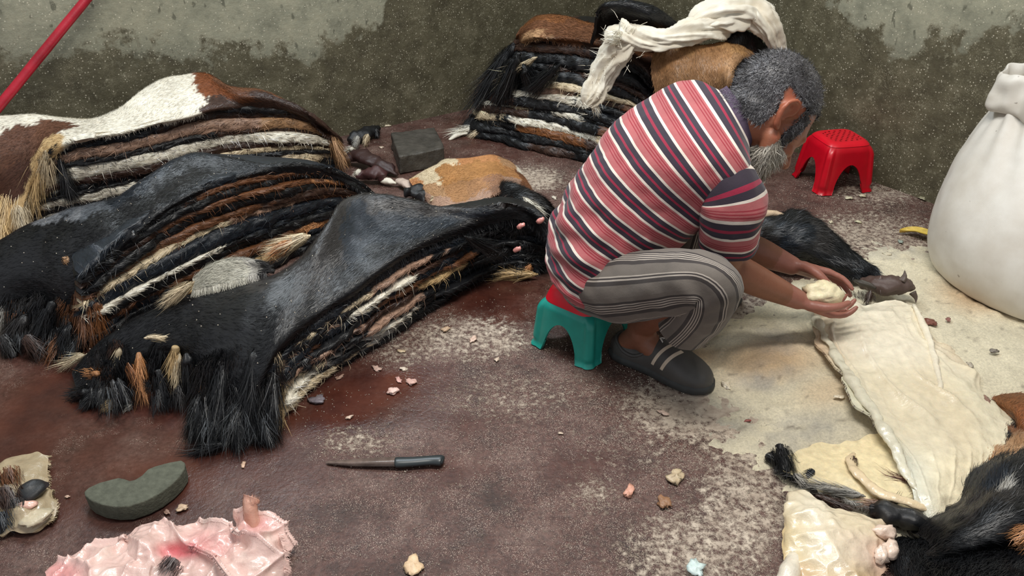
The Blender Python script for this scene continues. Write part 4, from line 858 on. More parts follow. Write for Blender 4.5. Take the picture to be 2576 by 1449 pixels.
# ------------------------------------------------------------------ white sack, leaves
def build_sack():
    T = empty('salt_sack', (1.585, 2.08, 0), 'full white woven sack with rolled top leaning by the wall', 'sack')
    rings = [(0.004, 1.585, 2.08, .19, .25), (.02, 1.585, 2.08, .24, .30), (.08, 1.585, 2.08, .272, .325), (.16, 1.585, 2.085, .28, .33), (.25, 1.58, 2.11, .262, .31), (.34, 1.57, 2.15, .222, .26), (.42, 1.56, 2.19, .175, .20), (.48, 1.555, 2.225, .14, .15), (.52, 1.55, 2.24, .125, .13)]
    r = cr(np.array(rings), 90); th = np.linspace(0, 2 * math.pi, 120, endpoint=False)
    def ringpts(z, cx, cy, a, b):
        return np.stack([cx - a[..., None] * np.cos(th) * math.cos(AL) + b[..., None] * np.sin(th) * math.sin(AL),
                         cy - a[..., None] * np.cos(th) * math.sin(AL) - b[..., None] * np.sin(th) * math.cos(AL), z[..., None] + 0 * th], -1)
    q = [r[:, k] for k in range(5)]
    g = ringpts(q[0], q[1][:, None], q[2][:, None], q[3], q[4])
    fr = np.clip((g[..., 2] - .3) / .2, 0, 1)
    d = nrm(g - np.stack([q[1], q[2], q[0]], -1)[:, None])
    g = g + d * (fr * (.006 * np.sin(th * 9 + 2 * np.sin(th * 3)) + .003 * np.sin(th * 17 + 1)))[..., None] + d * (fbm(g * 7) * .006)[..., None]
    g[..., 2] = np.maximum(g[..., 2], .003)
    uv = np.stack(np.broadcast_arrays(th[None] * .25, q[0][:, None]), -1)
    mb = MB(); mb.grid(g, uv, None, wrap=True); mb.add(g[0], np.arange(120)[None, ::-1], None, None)
    m, nt, b = new_mat('woven_sack')
    u = N_(nt, 'ShaderNodeUVMap'); wv = [N_(nt, 'ShaderNodeTexWave', bands_direction=x) for x in 'XY']
    for w_ in wv: w_.inputs['Scale'].default_value = 150; L_(nt, u.outputs[0], w_.inputs['Vector'])
    h = math_(nt, 'ADD', wv[0].outputs['Fac'], wv[1].outputs['Fac'])
    tc = N_(nt, 'ShaderNodeTexCoord')
    c = ramp(nt, noise_(nt, tc.outputs['Object'], 5, 5, .6), [(.3, lin((196, 188, 176))), (.6, lin((216, 212, 204)))]).outputs[0]
    dots = ramp(nt, noise_(nt, tc.outputs['Object'], 45, 2, .5), [(.74, 0.), (.78, .7)]).outputs[0]
    L_(nt, mix_(nt, dots, c, lin((120, 110, 100))), b.inputs['Base Color']); b.inputs['Roughness'].default_value = .5
    b.inputs['Subsurface Weight'].default_value = .1; b.inputs['Subsurface Radius'].default_value = (.02, .02, .02)
    bump_(nt, b, h, .12, .001)
    M['sack'] = m
    mb.build('sack_body', m, T)
    # rolled collar: outer wall, lip, inner wall
    prof = [(.515, .124, .129), (.50, .138, .143), (.512, .150, .156), (.545, .152, .158), (.59, .148, .154), (.61, .138, .144), (.595, .128, .134), (.55, .120, .126), (.50, .108, .112), (.46, .09, .095)]
    p = cr(np.array(prof), 50)
    g = ringpts(p[:, 0], np.full((50, 1), 1.55), np.full((50, 1), 2.25), p[:, 1], p[:, 2])
    dd = nrm(g - np.array([1.55, 2.25, .55]))
    g = g + dd * (.010 * np.sin(th * 5 + 2.5 * np.sin(th * 2)) + .006 * np.sin(th * 13 + 9 * p[:, :1]))[..., None] + dd * (fbm(g * 14) * .012)[..., None]
    g[..., 2] += .018 * np.sin(th * 2 + 1)[None] * np.clip((p[:, :1] - .5) * 12, 0, 1)
    mb = MB(); mb.grid(g, np.stack(np.broadcast_arrays(th[None] * .16, p[:, :1]), -1), None, wrap=True); mb.build('rolled_collar', m, T)
    m2 = MB(); th2 = np.linspace(0, 1, 12); 
    gg = ringpts(np.linspace(.47, .50, 12), np.full((12, 1), 1.55), np.full((12, 1), 2.25), .118 * (1 - th2) + .002, .122 * (1 - th2) + .002)
    gg[..., 2] += fbm(gg * 30) * .006
    m2.grid(gg, None, pc((226, 218, 196)), wrap=True); m2.build('salt_fill', M['scrap'], T)
build_sack()
def leaf(pts, wid, col, label, zb=.006):
    p = np.array([W(*q) for q in pts]); n = 16; c = cr(p, n); t = nrm(np.gradient(c, axis=0)); s = nrm(np.cross(t, [0, 0, 1]))
    w = wid * np.sin(np.linspace(.04, math.pi - .04, n)) ** .7
    u = np.linspace(-1, 1, 7)
    g = c[:, None] + s[:, None] * (w[:, None] * u)[..., None] + np.array([0, 0, 1]) * (np.abs(u) * .012)[None, :, None]
    mb = MB(); hide_sheet(mb, g, np.broadcast_to([0, 0, 1.], g.shape), np.clip(np.broadcast_to(pc(col), g.shape) * (1 + .2 * fbm(g * 60))[..., None], 0, 1), .0012)
    tag(mb.build('fallen_leaf', M['scrap']), label, 'leaf')
leaf([(2262, 585, .006), (2300, 583, .016), (2335, 592, .022), (2370, 600, .02)], .022, (206, 178, 80), 'yellow leaf on the floor with its stem pointing from the sack')
leaf([(2420, 700, .03), (2450, 725, .034), (2480, 748, .032), (2500, 770, .03)], .016, (196, 168, 92), 'dry yellow leaf on the salt along the bottom of the sack')
leaf([(2395, 690, .03), (2415, 705, .034), (2432, 715, .03)], .010, (150, 120, 66), 'small brown leaf on the salt below the sack')

# ------------------------------------------------------------------ white cloth twisted over the corner pile
def build_cloth():
    T = thing('dirty white cotton cloth twisted over the top of the corner pile', W(1700, 390, 0), 'twisted_cloth', 'cloth')
    m, nt, b = new_mat('white_cotton')
    tc = N_(nt, 'ShaderNodeTexCoord')
    L_(nt, ramp(nt, noise_(nt, tc.outputs['Object'], 9, 4, .6), [(.3, lin((214, 202, 180))), (.65, lin((236, 231, 217)))]).outputs[0], b.inputs['Base Color'])
    b.inputs['Roughness'].default_value = .85; b.inputs['Sheen Weight'].default_value = .2
    bump_(nt, b, noise_(nt, tc.outputs['Object'], 300, 2, .5), .2, .002)
    M['cotton'] = m
    def fold_tube(pts, rad, seed, tw, n=120, seg=64, flat=.75, name='cloth_twist'):
        p = cr(np.array([W(*q) for q in pts]), n); r = cr(np.array(rad), n)
        t = nrm(np.gradient(p, axis=0)); a = nrm(np.cross(t, [0, -.6, .8])); bb = np.cross(a, t)
        th = np.linspace(0, 2 * math.pi, seg, endpoint=False); s = np.linspace(0, 1, n)[:, None]
        ph = th[None] + s * tw
        k = 1 + .20 * np.sin(ph * 5 + seed) + .12 * np.sin(ph * 9 + seed * 2 + 3 * np.sin(s * 9)) + .08 * np.sin(ph * 15 + 1)
        g = p[:, None] + (r[:, None] * k)[..., None] * (np.cos(th)[None, :, None] * a[:, None] + flat * np.sin(th)[None, :, None] * bb[:, None])
        g = g + nrm(g - p[:, None]) * (fbm(g * 22 + seed) * .006)[..., None]
        mb = MB(); mb.grid(g, None, None, wrap=True)
        mb.add(np.zeros((0, 3)), [np.arange(seg)[None, ::-1] - mb.n, (np.arange(seg) + (n - 1) * seg)[None] - mb.n], None, np.zeros((0, 3)))
        return mb, p
    mb, p = fold_tube([(1478, 268, .275), (1490, 240, .315), (1512, 195, .38), (1540, 145, .46), (1565, 105, .52), (1590, 85, .545)], [.02, .042, .044, .048, .055, .03], 1., 1.2)
    n = 260; i = RNG.integers(0, 118, n)
    strands(mb, p[i] + RNG.normal(0, .03, (n, 3)), np.broadcast_to([0., -1, .2], (n, 3)).copy(), RNG.normal(0, 1, (n, 3)) + [-.8, -.2, 0], .04, .0018, pc('white'), lift=.2, mi=1, cj=.05)
    mb.build('cloth_twist', [m, M['hair']], T)
    mb, p = fold_tube([(1555, 88, .545), (1600, 95, .535), (1650, 100, .53), (1700, 92, .54), (1760, 75, .55), (1810, 58, .56), (1850, 50, .56)], [.055, .04, .036, .038, .048, .055, .04], 3., 3.)
    mb.build('cloth_twist', m, T)
    mb, p = fold_tube([(1740, 70, .55), (1780, 45, .585), (1830, 30, .605), (1890, 30, .60), (1930, 60, .56), (1955, 110, .48), (1968, 150, .41)], [.03, .05, .062, .06, .05, .035, .03], 5., 2.)
    mb.build('cloth_twist', m, T)
    m2 = MB(); tuft(m2, W(1558, 95, .55), W(1525, 90, .545), .035, pc('white'), 260, w=.0018, core=False); tuft(m2, W(1575, 78, .56), W(1585, 60, .585), .04, pc('white'), 160, w=.0018, core=False); tuft(m2, W(1490, 250, .30), W(1505, 285, .25), .02, pc('white'), 120, w=.0018, core=False); m2.build('frayed_threads', M['hair'], T)['kind'] = 'stuff'
build_cloth()

# ------------------------------------------------------------------ pole, stone, sponge, knife
def build_pole():
    nl = np.array([math.sin(AL), -math.cos(AL), 0])
    def onwall(px, py, d):
        r = ray(px, py); o = np.array([0, 0, CAM_H]); t = (np.dot(CORNER - o, nl) + d) / np.dot(r, nl); return o + t * r
    a, b = onwall(216, 0, .10), onwall(2, 262, .16)
    dr = nrm(b - a); bot = a + dr * ((a[2] - .02) / -dr[2]); top = a - dr * (.07 * np.linalg.norm(b - a) / .06)
    T = empty('painted_pole', bot, 'long red painted pole leaning against the grey wall', 'pole')
    mb = MB(); n = 60; path = [bot + (top - bot) * k / 5 for k in range(6)]
    tube(mb, path, [.0155] * 6, n, 16, pc((170, 30, 48)), 0, True, .0006, 20)
    m = plain_mat('red_paint', .38, .5, .3, 12, .2, 60); mb.build('pole_shaft', m, T)
    m2 = MB(); tube(m2, [bot - dr * -.012, bot - dr * .03, bot - dr * .05], [.017, .0175, .017], 6, 16, pc((60, 50, 48)), 0, True); m2.build('pole_ferrule', plain_mat('rusty_ferrule', .6, .4, .3, 60), T)
build_pole()
def poly_block(name, top_px, z1, z0, mat, label, cat, bev, noise=.0, nf=30, sub=0, spread=0.0, zt=None):
    bm = bmesh.new()
    P = [W(x, y, (z1 if zt is None else zt[k])) for k, (x, y) in enumerate(top_px)]
    c = np.mean(P, axis=0)
    tv = [bm.verts.new(p) for p in P]; bv = [bm.verts.new((c[0] + (p[0] - c[0]) * (1 + spread), c[1] + (p[1] - c[1]) * (1 + spread), z0)) for p in P]
    ft = bm.faces.new(tv); bm.faces.new(bv[::-1])
    for i in range(len(P)):
        j = (i + 1) % len(P); bm.faces.new((tv[j], tv[i], bv[i], bv[j]))
    bmesh.ops.recalc_face_normals(bm, faces=bm.faces)
    bmesh.ops.bevel(bm, geom=[e for e in bm.edges if e.calc_face_angle(0) > .6], offset=bev, segments=3, affect='EDGES', profile=.6)
    bmesh.ops.triangulate(bm, faces=[f for f in bm.faces if len(f.verts) > 4])
    if sub:
        for _ in range(sub): bmesh.ops.subdivide_edges(bm, edges=[e for e in bm.edges if e.calc_length() > .012], cuts=1, use_grid_fill=True)
    bmesh.ops.recalc_face_normals(bm, faces=bm.faces)
    bm.normal_update()
    if noise:
        co = np.array([v.co[:] for v in bm.verts]); nz = fbm(co * nf) * noise
        for v, q in zip(bm.verts, nz): v.co += v.normal * float(q)
    off = Vector((c[0], c[1], z0))
    for v in bm.verts: v.co -= off
    me = bpy.data.meshes.new(name); bm.to_mesh(me); bm.free(); me.materials.append(mat)
    for f in me.polygons: f.use_smooth = True
    o = bpy.data.objects.new(name, me); o.location = off; COL.objects.link(o); o['_o'] = list(off)
    return tag(o, label, cat)
m_stone = plain_mat('dark_wet_stone', .5, .4, .4, 22, .6, 50, bdist=.01, col=(70, 66, 60))
poly_block('stone_slab', [(984, 334), (1040, 328), (1092, 320), (1106, 345), (1118, 372), (1060, 384), (1004, 394)], .075, .001, m_stone, 'dark broken stone slab on the floor between the hide piles', 'stone', .006, .004, 30, 3, .02)
m_foam = plain_mat('grey_foam', .9, .2, .22, 70, .8, 160, bdist=.004, col=(94, 96, 84))
fo = [(213, 1246), (211, 1236), (222, 1226), (250, 1213), (280, 1205), (298, 1201), (312, 1204), (326, 1209), (340, 1206), (356, 1196), (372, 1180), (390, 1172), (425, 1163), (455, 1157), (465, 1163), (465, 1178), (452, 1198), (430, 1220), (400, 1242), (365, 1260), (325, 1273), (290, 1275), (255, 1269), (228, 1258)]
poly_block('foam_block', fo, .042, .001, m_foam, 'grey kidney shaped block of foam on the blood stained floor', 'sponge', .0035, .0006, 120, 0, -.01)
def build_knife():
    T = empty('butcher_knife', W(960, 1168, 0), 'knife with stained blade and black handle on the wet floor', 'knife')
    tip, heel, butt = W(818, 1163, .004), W(1000, 1163, .010), W(1116, 1156, .012)
    ax = nrm(heel - tip); sd = nrm(np.cross([0, 0, 1], ax)); up = np.array([0, 0, 1.])
    L = np.linalg.norm(heel - tip); n = 24; u = np.linspace(0, 1, n)
    wtop = .003 + .013 * np.clip(u * 1.1, 0, 1) ** .8; wbot = -.003 - .010 * np.clip(u * 2.4, 0, 1) ** .7
    wtop[0] = wbot[0] = 0.0003
    rows = []
    for k in range(n):
        c = tip + ax * L * u[k]; h = .0016 * min(1, .3 + u[k])
        rows.append([c + sd * wtop[k] + up * h, c + sd * wbot[k], c + sd * wtop[k] - up * h])
    mb = MB(); g = np.array(rows); mb.grid(g, None, pc((112, 96, 88)), wrap=True); mb.add(g[-1], np.array([[0, 1, 2]]))
    mb.build('blade', plain_mat('stained_steel', .3, .6, .35, 40, .1, 80, coat=.2), T)
    mb.data  # noqa
    hx = nrm(butt - heel); sd2 = nrm(np.cross([0, 0, 1], hx)); Lh = np.linalg.norm(butt - heel)
    mb = MB(); p = [heel + hx * Lh * t + sd2 * s for t, s in ((-.06, .0), (0, 0), (.3, -.001), (.7, .0), (.93, -.002), (1., -.004))]
    tube(mb, p, [.011, .0145, .0135, .0130, .0150, .009], 40, 16, pc((44, 50, 52)), 0, True, 0, flat=.62)
    mb.build('handle', plain_mat('black_plastic', .35, .5, .1, 30), T)
build_knife()

# ------------------------------------------------------------------ pink skins, lower left
T = thing('crumpled pink raw skin with a frayed tail on the blood stained floor', W(420, 1440, 0), 'raw_skin', 'skin')
pk = (224, 190, 180)
def pinktint(g, cc):
    p = to_px(g); r = blobs(p, [(455, 1385, 60, 22, .9), (520, 1370, 60, 40, .4), (650, 1320, 50, 25, .35), (150, 1440, 60, 30, .5)])[..., None]
    w = np.clip(fbm(g * 30) - .3, 0, 1)[..., None] * .5
    cc = cc * (1 - r) + lin((214, 96, 106)) * r
    return cc * (1 - w) + lin((236, 220, 208)) * w
def pinkfold(r, c, g):
    u = g @ np.array([24., 30., 0]) + 3.2 * vnoise(g * 7); v = g @ np.array([-34., 20., 0]) + 3 * vnoise(g * 9 + 5)
    a = 1 - np.abs(np.sin(u)); b = 1 - np.abs(np.sin(v))
    return .030 * a ** 3 * (.45 + .55 * vnoise(g * 6 + 2)) + .016 * b ** 4 * (.5 + .5 * vnoise(g * 8)) + wr(g, 28, .010) + wr(g, 60, .004)
a1 = [[(110, 1446, .008), (185, 1402, .012), (255, 1378, .02), (318, 1372, .02), (330, 1345, .03)], [(100, 1475, .02), (190, 1440, .035), (258, 1418, .045), (325, 1408, .05), (360, 1385, .05)], [(80, 1530, .02), (180, 1500, .04), (260, 1480, .055), (335, 1465, .06), (380, 1450, .06)], [(70, 1600, .02), (180, 1580, .03), (260, 1560, .04), (340, 1550, .05), (400, 1540, .05)]]
a2 = [[(312, 1362, .02), (345, 1322, .03), (410, 1318, .035), (480, 1318, .035), (545, 1312, .035), (590, 1330, .03), (605, 1300, .03), (655, 1296, .035), (690, 1312, .015)], [(318, 1395, .05), (365, 1350, .06), (420, 1352, .045), (485, 1350, .05), (548, 1348, .055), (595, 1352, .05), (630, 1330, .06), (665, 1330, .055), (702, 1350, .015)],
      [(325, 1430, .05), (375, 1395, .065), (425, 1395, .03), (490, 1392, .04), (550, 1390, .05), (600, 1390, .06), (640, 1375, .07), (680, 1375, .055), (714, 1390, .015)], [(325, 1470, .05), (380, 1450, .055), (430, 1445, .04), (495, 1445, .045), (555, 1445, .05), (605, 1440, .06), (648, 1430, .065), (685, 1430, .05), (716, 1440, .015)], [(330, 1540, .04), (385, 1530, .05), (440, 1530, .05), (500, 1530, .05), (560, 1530, .05), (610, 1530, .05), (650, 1525, .05), (690, 1520, .04), (712, 1520, .015)]]
mb, g, nn, cc = sheet(a1, 80, 90, pk, .006, .006, 16, 2, fold=pinkfold, tint=pinktint, edge=.02); mb.build('skin_fold', M['flesh'], T)
mb, g, nn, cc = sheet(a2, 120, 150, pk, .007, .008, 16, 4, fold=pinkfold, tint=pinktint, edge=.015); mb.build('skin_fold', M['flesh'], T)
m2 = MB(); tube(m2, [W(637, 1332, .04), W(634, 1300, .065), W(628, 1268, .085), W(634, 1252, .092)], [.018, .013, .014, .018], 24, 14, pc((206, 156, 136)), 0, True, .004, 60)
tuft(m2, W(632, 1268, .085), W(632, 1243, .1), .018, pc((206, 160, 140)), 110, w=.0012, core=False); m2.build('tail_stub', [M['flesh'], M['hair']], T)
m2 = MB(); tuft(m2, W(440, 1412, .06), W(410, 1450, .055), .028, pc((96, 82, 80)), 300, w=.0013); m2.build('hair_tuft', [M['fur_wet'], M['hair']], T)
m2 = MB(); edge_fringe(m2, np.array([W(700, 1340, .05), W(716, 1390, .05), W(714, 1440, .05)]), np.array([[1., 0, 0]] * 3), pc(pk), 130, .018, .001, mi=0); m2.build('loose_fibres', M['hair'], T)['kind'] = 'stuff'

# furry scrap at the left edge
T = thing('fur edged scrap of hide with a black pad near the foam block', W(50, 1270, 0), 'hide_scrap', 'scrap')
e1 = [[(-40, 1180, .02), (20, 1172, .02), (70, 1168, .022), (105, 1175, .014)], [(-40, 1220, .03), (20, 1215, .035), (75, 1208, .03), (118, 1215, .012)], [(-40, 1265, .03), (20, 1262, .04), (80, 1262, .03), (142, 1240, .01)], [(-40, 1310, .02), (30, 1312, .025), (90, 1310, .02), (138, 1285, .01)], [(-40, 1360, .012), (20, 1350, .014), (60, 1345, .012), (105, 1320, .01)]]
mb, g, nn, cc = sheet(e1, 50, 50, (176, 158, 128), .005, .008, 20, 6, fold=lambda r, c, g: wr(g, 25, .012)); 
edge_fringe(mb, g[:, -1], nrm(g[:, -1] - g[:, -5]), pc((176, 158, 128)), 160, .012, .003, mi=1, grav=.1); mb.build('skin_sheet', [M['flesh'], M['hair']], T)
for (a, b_, c_, r, n) in [((20, 1190, .04), (30, 1235, .03), 'brown', .035, 300), ((15, 1235, .05), (35, 1290, .03), 'dbrown', .04, 350), ((40, 1260, .04), (40, 1300, .025), 'char', .03, 250), ((0, 1300, .03), (10, 1345, .015), 'navy', .035, 260)]:
    m2 = MB(); tuft(m2, W(*a), W(*b_), r, pc(c_), n, w=.0013); m2.build('hair_tuft', [M['fur_wet'], M['hair']], T)
m2 = MB(); tube(m2, [W(52, 1258, .035), W(70, 1240, .042), W(95, 1222, .042), W(120, 1218, .03)], [.018, .026, .022, .006], 24, 14, pc((44, 46, 48)), 0, True, .002, 40, flat=.6); m2.build('hoof_pad', M['fur_wet'], T)
m2 = MB(); blob_mesh(m2, W(67, 1280, .03), (.018, .012, .008), pc((228, 182, 164)), 1, 3, yaw=.4); m2.build('fat_lump', M['flesh'], T)
m2 = MB(); blob_mesh(m2, W(92, 1310, .018), (.028, .022, .008), pc((206, 192, 164)), 1, 9, yaw=.7); m2.build('fat_lump', M['flesh'], T)

# ------------------------------------------------------------------ scraps between the piles
def rag(pts, rad, col, label, hair=None, mat='fur_wet', flat=.7):
    m2 = MB(); tube(m2, [W(*p) for p in pts], rad, 30, 12, pc(col), 0, True, max(rad) * .25, 40, flat=flat)
    if hair: 
        for (a, b_, r, c_, n) in hair: tuft(m2, W(*a), W(*b_), r, pc(c_), n, w=.0016)
    tag(m2.build('hide_scrap', [M[mat], M['hair']]), label, 'scrap')
rag([(880, 355, .02), (905, 340, .03), (930, 332, .03), (952, 318, .02)], [.02, .035, .03, .012], 'black', 'black and grey scrap of hide at the foot of the wall', [((900, 345, .05), (890, 370, .02), .02, 'grey', 160), ((925, 340, .05), (915, 365, .01), .018, 'cream', 140), ((945, 325, .04), (950, 345, .01), .02, 'black', 160)])
rag([(870, 400, .03), (900, 392, .045), (935, 405, .04), (970, 420, .03), (1000, 440, .012)], [.02, .035, .035, .03, .01], (58, 38, 36), 'dark maroon strip of hide beside the stone slab', [((888, 375, .05), (872, 380, .02), .02, 'white', 180), ((908, 380, .06), (900, 392, .04), .015, 'pinkb', 120)])
rag([(900, 440, .03), (930, 435, .045), (955, 440, .04), (962, 455, .02)], [.015, .032, .034, .012], (72, 42, 42), 'dark red lump of hide with a white patch near the tan hide', [((905, 432, .05), (895, 445, .02), .022, 'white', 200)])
rag([(952, 440, .012), (965, 452, .02), (985, 458, .02), (998, 462, .012)], [.008, .018, .014, .008], 'white', 'short white strip of hide beside the dark red lump')
rag([(1000, 455, .02), (1018, 462, .025), (1030, 475, .02)], [.014, .02, .008], (206, 186, 172), 'pale pink knuckle shaped scrap near the tan hide')
rag([(1020, 485, .03), (1045, 480, .04), (1065, 490, .035), (1070, 510, .02)], [.02, .035, .034, .012], 'black', 'black lump of hide between the tan hide and the near pile', [((1085, 505, .05), (1100, 492, .05), .016, 'cream', 120)])
rag([(1130, 352, .0), (1150, 340, .01), (1175, 335, .012)], [.006, .012, .006], 'white', 'white foot of hide on the floor by the corner pile')
# orange eared lock lying between middle and near pile
rag([(690, 618, .262), (710, 612, .265), (735, 606, .268), (765, 598, .265)], [.003, .006, .007, .003], 'orange', 'orange and white lock of hair between the middle and near piles', [((770, 597, .275), (668, 628, .255), .020, 'cream', 500), ((740, 606, .27), (672, 636, .25), .018, 'orange', 320)], 'fur_dry')

# ------------------------------------------------------------------ small scraps of fat and flesh on the floor
FS = [(1042, 1426, .020, (226, 196, 160)), (1752, 1436, .022, (206, 222, 218)), (1580, 1243, .018, (214, 160, 138)), (1700, 1200, .022, (190, 170, 140)), (1668, 1268, .018, (150, 112, 84)), (1004, 958, .010, (206, 160, 150)), (1035, 962, .014, (206, 168, 156)),
      (988, 985, .016, (222, 188, 176)), (1016, 930, .010, (204, 188, 170)), (950, 930, .013, (200, 170, 156)), (1120, 830, .014, (196, 168, 140)), (1010, 885, .010, (200, 180, 150)), (1322, 372, .018, (212, 190, 176)), (1264, 352, .006, (230, 220, 206)), (975, 318, .014, (200, 186, 160)), (960, 372, .012, (190, 170, 150)),
      (2340, 815, .020, (120, 74, 62)), (2385, 805, .010, (140, 96, 88)), (2200, 690, .008, (170, 120, 100)), (1826, 972, .016, (226, 214, 190)), (1668, 1040, .010, (200, 176, 160)), (2170, 495, .014, (206, 198, 170)), (2135, 500, .014, (210, 204, 176)), (2320, 500, .02, (150, 146, 120)), (1945, 425, .016, (170, 150, 116)), (1960, 415, .010, (60, 50, 44)),
      (612, 1170, .008, (210, 176, 150)), (420, 1290, .008, (150, 120, 104)), (460, 1280, .011, (206, 178, 150)), (170, 1250, .006, (200, 170, 150)), (2440, 920, .012, (176, 166, 150)), (2500, 885, .012, (130, 122, 112)), (2110, 1000, .010, (226, 214, 190)), (1880, 1060, .008, (150, 80, 74)), (1410, 1090, .006, (200, 180, 160)), (2265, 610, .012, (150, 160, 150)), (855, 950, .012, (150, 120, 104)), (800, 1010, .018, (120, 112, 118)), (1395, 500, .012, (206, 196, 180)), (1290, 445, .010, (196, 186, 164)), (1240, 690, .01, (150, 110, 100)), (2480, 1010, .016, (140, 110, 96)), (2350, 1120, .008, (130, 120, 104)), (2425, 1185, .01, (120, 100, 86)), (1190, 855, .012, (206, 178, 160)), (1250, 905, .008, (200, 180, 160)), (880, 850 + 200, .008, (206, 180, 160)), (2090, 560, .01, (206, 196, 170)), (2160, 560, .012, (196, 190, 160)), (2230, 640, .012, (210, 200, 176))]
LMK = [(960, 1168, 'on the floor near the knife'), (340, 1230, 'on the floor beside the foam block'), (1420, 850, 'on the floor beside the teal stool'), (1000, 930, 'on the wet floor along the near pile'), (1050, 360, 'on the floor around the stone slab'), (1350, 380, 'on the floor below the corner pile'),
       (1180, 450, 'on the floor beside the fawn hide'), (2090, 440, 'on the floor around the red stool'), (1800, 1010, 'on the floor beside the shoe'), (1640, 1230, 'on the bare floor left of the salt'), (2330, 820, 'on the salt above the wet cream skin'), (2300, 620, 'on the floor by the sack'), (2430, 1080, 'on the wet cream skin'), (1900, 1400, 'on the floor beside the glossy cream skin'), (1040, 1420, 'on the open floor right of the pink skin'), (2080, 600, 'on the floor behind the black bundle'), (1330, 520, 'on the floor behind the near pile')]
for k, (x, y, s_, c_) in enumerate(FS):
    m2 = MB(); onsalt = x > 1990 and y > 690
    blob_mesh(m2, W(x, y, .028 if onsalt else 0.0), (s_, s_ * RNG.uniform(.5, .8), s_), pc(c_), .24, k * 1.7, amp=.7, n=9)
    o = m2.build('flesh_scrap', M['scrap'])
    hue = ('dark red' if c_[0] < 155 and c_[0] - c_[2] > 30 else 'dark grey' if sum(c_) < 380 else 'bluish white' if c_[2] >= c_[0] else 'cream' if c_[1] > 200 else 'pink' if c_[0] - c_[1] > 36 else 'pale buff' if c_[1] > 175 else 'dull brown')
    near = min(LMK, key=lambda q: (q[0] - x) ** 2 + 3 * (q[1] - y) ** 2)[2]
    tag(o, f"{'tiny' if s_ < .0105 else 'small'} {hue} scrap of fat {near}", 'scrap', 'scraps of fat and flesh')

# ------------------------------------------------------------------ loose salt grains
def grains(P, size, name, label):
    n = len(P); d = np.array([[1, 0, -.5], [-.5, .87, -.5], [-.5, -.87, -.5], [0, 0, .9]])
    th = RNG.uniform(0, 6.28, n); s = size * RNG.uniform(.5, 1.5, n)
    c, s_ = np.cos(th), np.sin(th)
    D = np.stack([d[:, 0] * c[:, None] - d[:, 1] * s_[:, None], d[:, 0] * s_[:, None] + d[:, 1] * c[:, None], np.broadcast_to(d[:, 2], (n, 4))], -1) * s[:, None, None]
    V = P[:, None] + D + np.array([0, 0, .5]) * s[:, None, None]
    b = np.arange(n)[:, None] * 4
    f = np.concatenate([b + np.array(q) for q in ((0, 1, 3), (1, 2, 3), (2, 0, 3), (0, 2, 1))])
    mb = MB(); mb.add(V, f, None, np.repeat(np.clip(pc((224, 214, 196)) * RNG.uniform(.6, 1.1, (n, 1)), 0, 1), 4, 0))
    o = mb.build(name, M['scrap'], smooth=False); tag(o, label, 'salt', None, 'stuff')
q = RNG.uniform(0, 1, (200000, 2)) * [3.3, 3.0] + [-1.2, 1.0]
Q = np.concatenate([q, np.zeros((len(q), 1))], 1); pq = to_px(Q)
den = blobs(pq, SALT_FILM) * .9 + blobs(pq, [(1250, 1150, 700, 420, .26), (900, 1120, 220, 120, .35), (1500, 500, 900, 200, .05)]) - blobs(pq, [(150, 1080, 420, 170, .5)])
keep = (RNG.uniform(0, 1, len(q)) < np.clip(den * (1 + fbm(Q * 10)), 0, 1) * .55) & (((Q - CORNER) * np.array([-math.cos(AL), -math.sin(AL), 0])).sum(-1) > .01) & (((Q - CORNER) * np.array([math.sin(AL), -math.cos(AL), 0])).sum(-1) > .01)
grains(Q[keep], .0012, 'salt_grains', 'loose white salt grains scattered over the dark wet floor')

sp = []
for gsrc, n in ((HG2, 120), (HG3, 170)):
    Pt, Nn, *_r = sample_grid(gsrc[8:-4], n); sp.append(Pt + np.array([0, 0, .004]))
grains(np.concatenate(sp), .0014, 'salt_grains', 'white salt grains sprinkled over the black hides on the piles')
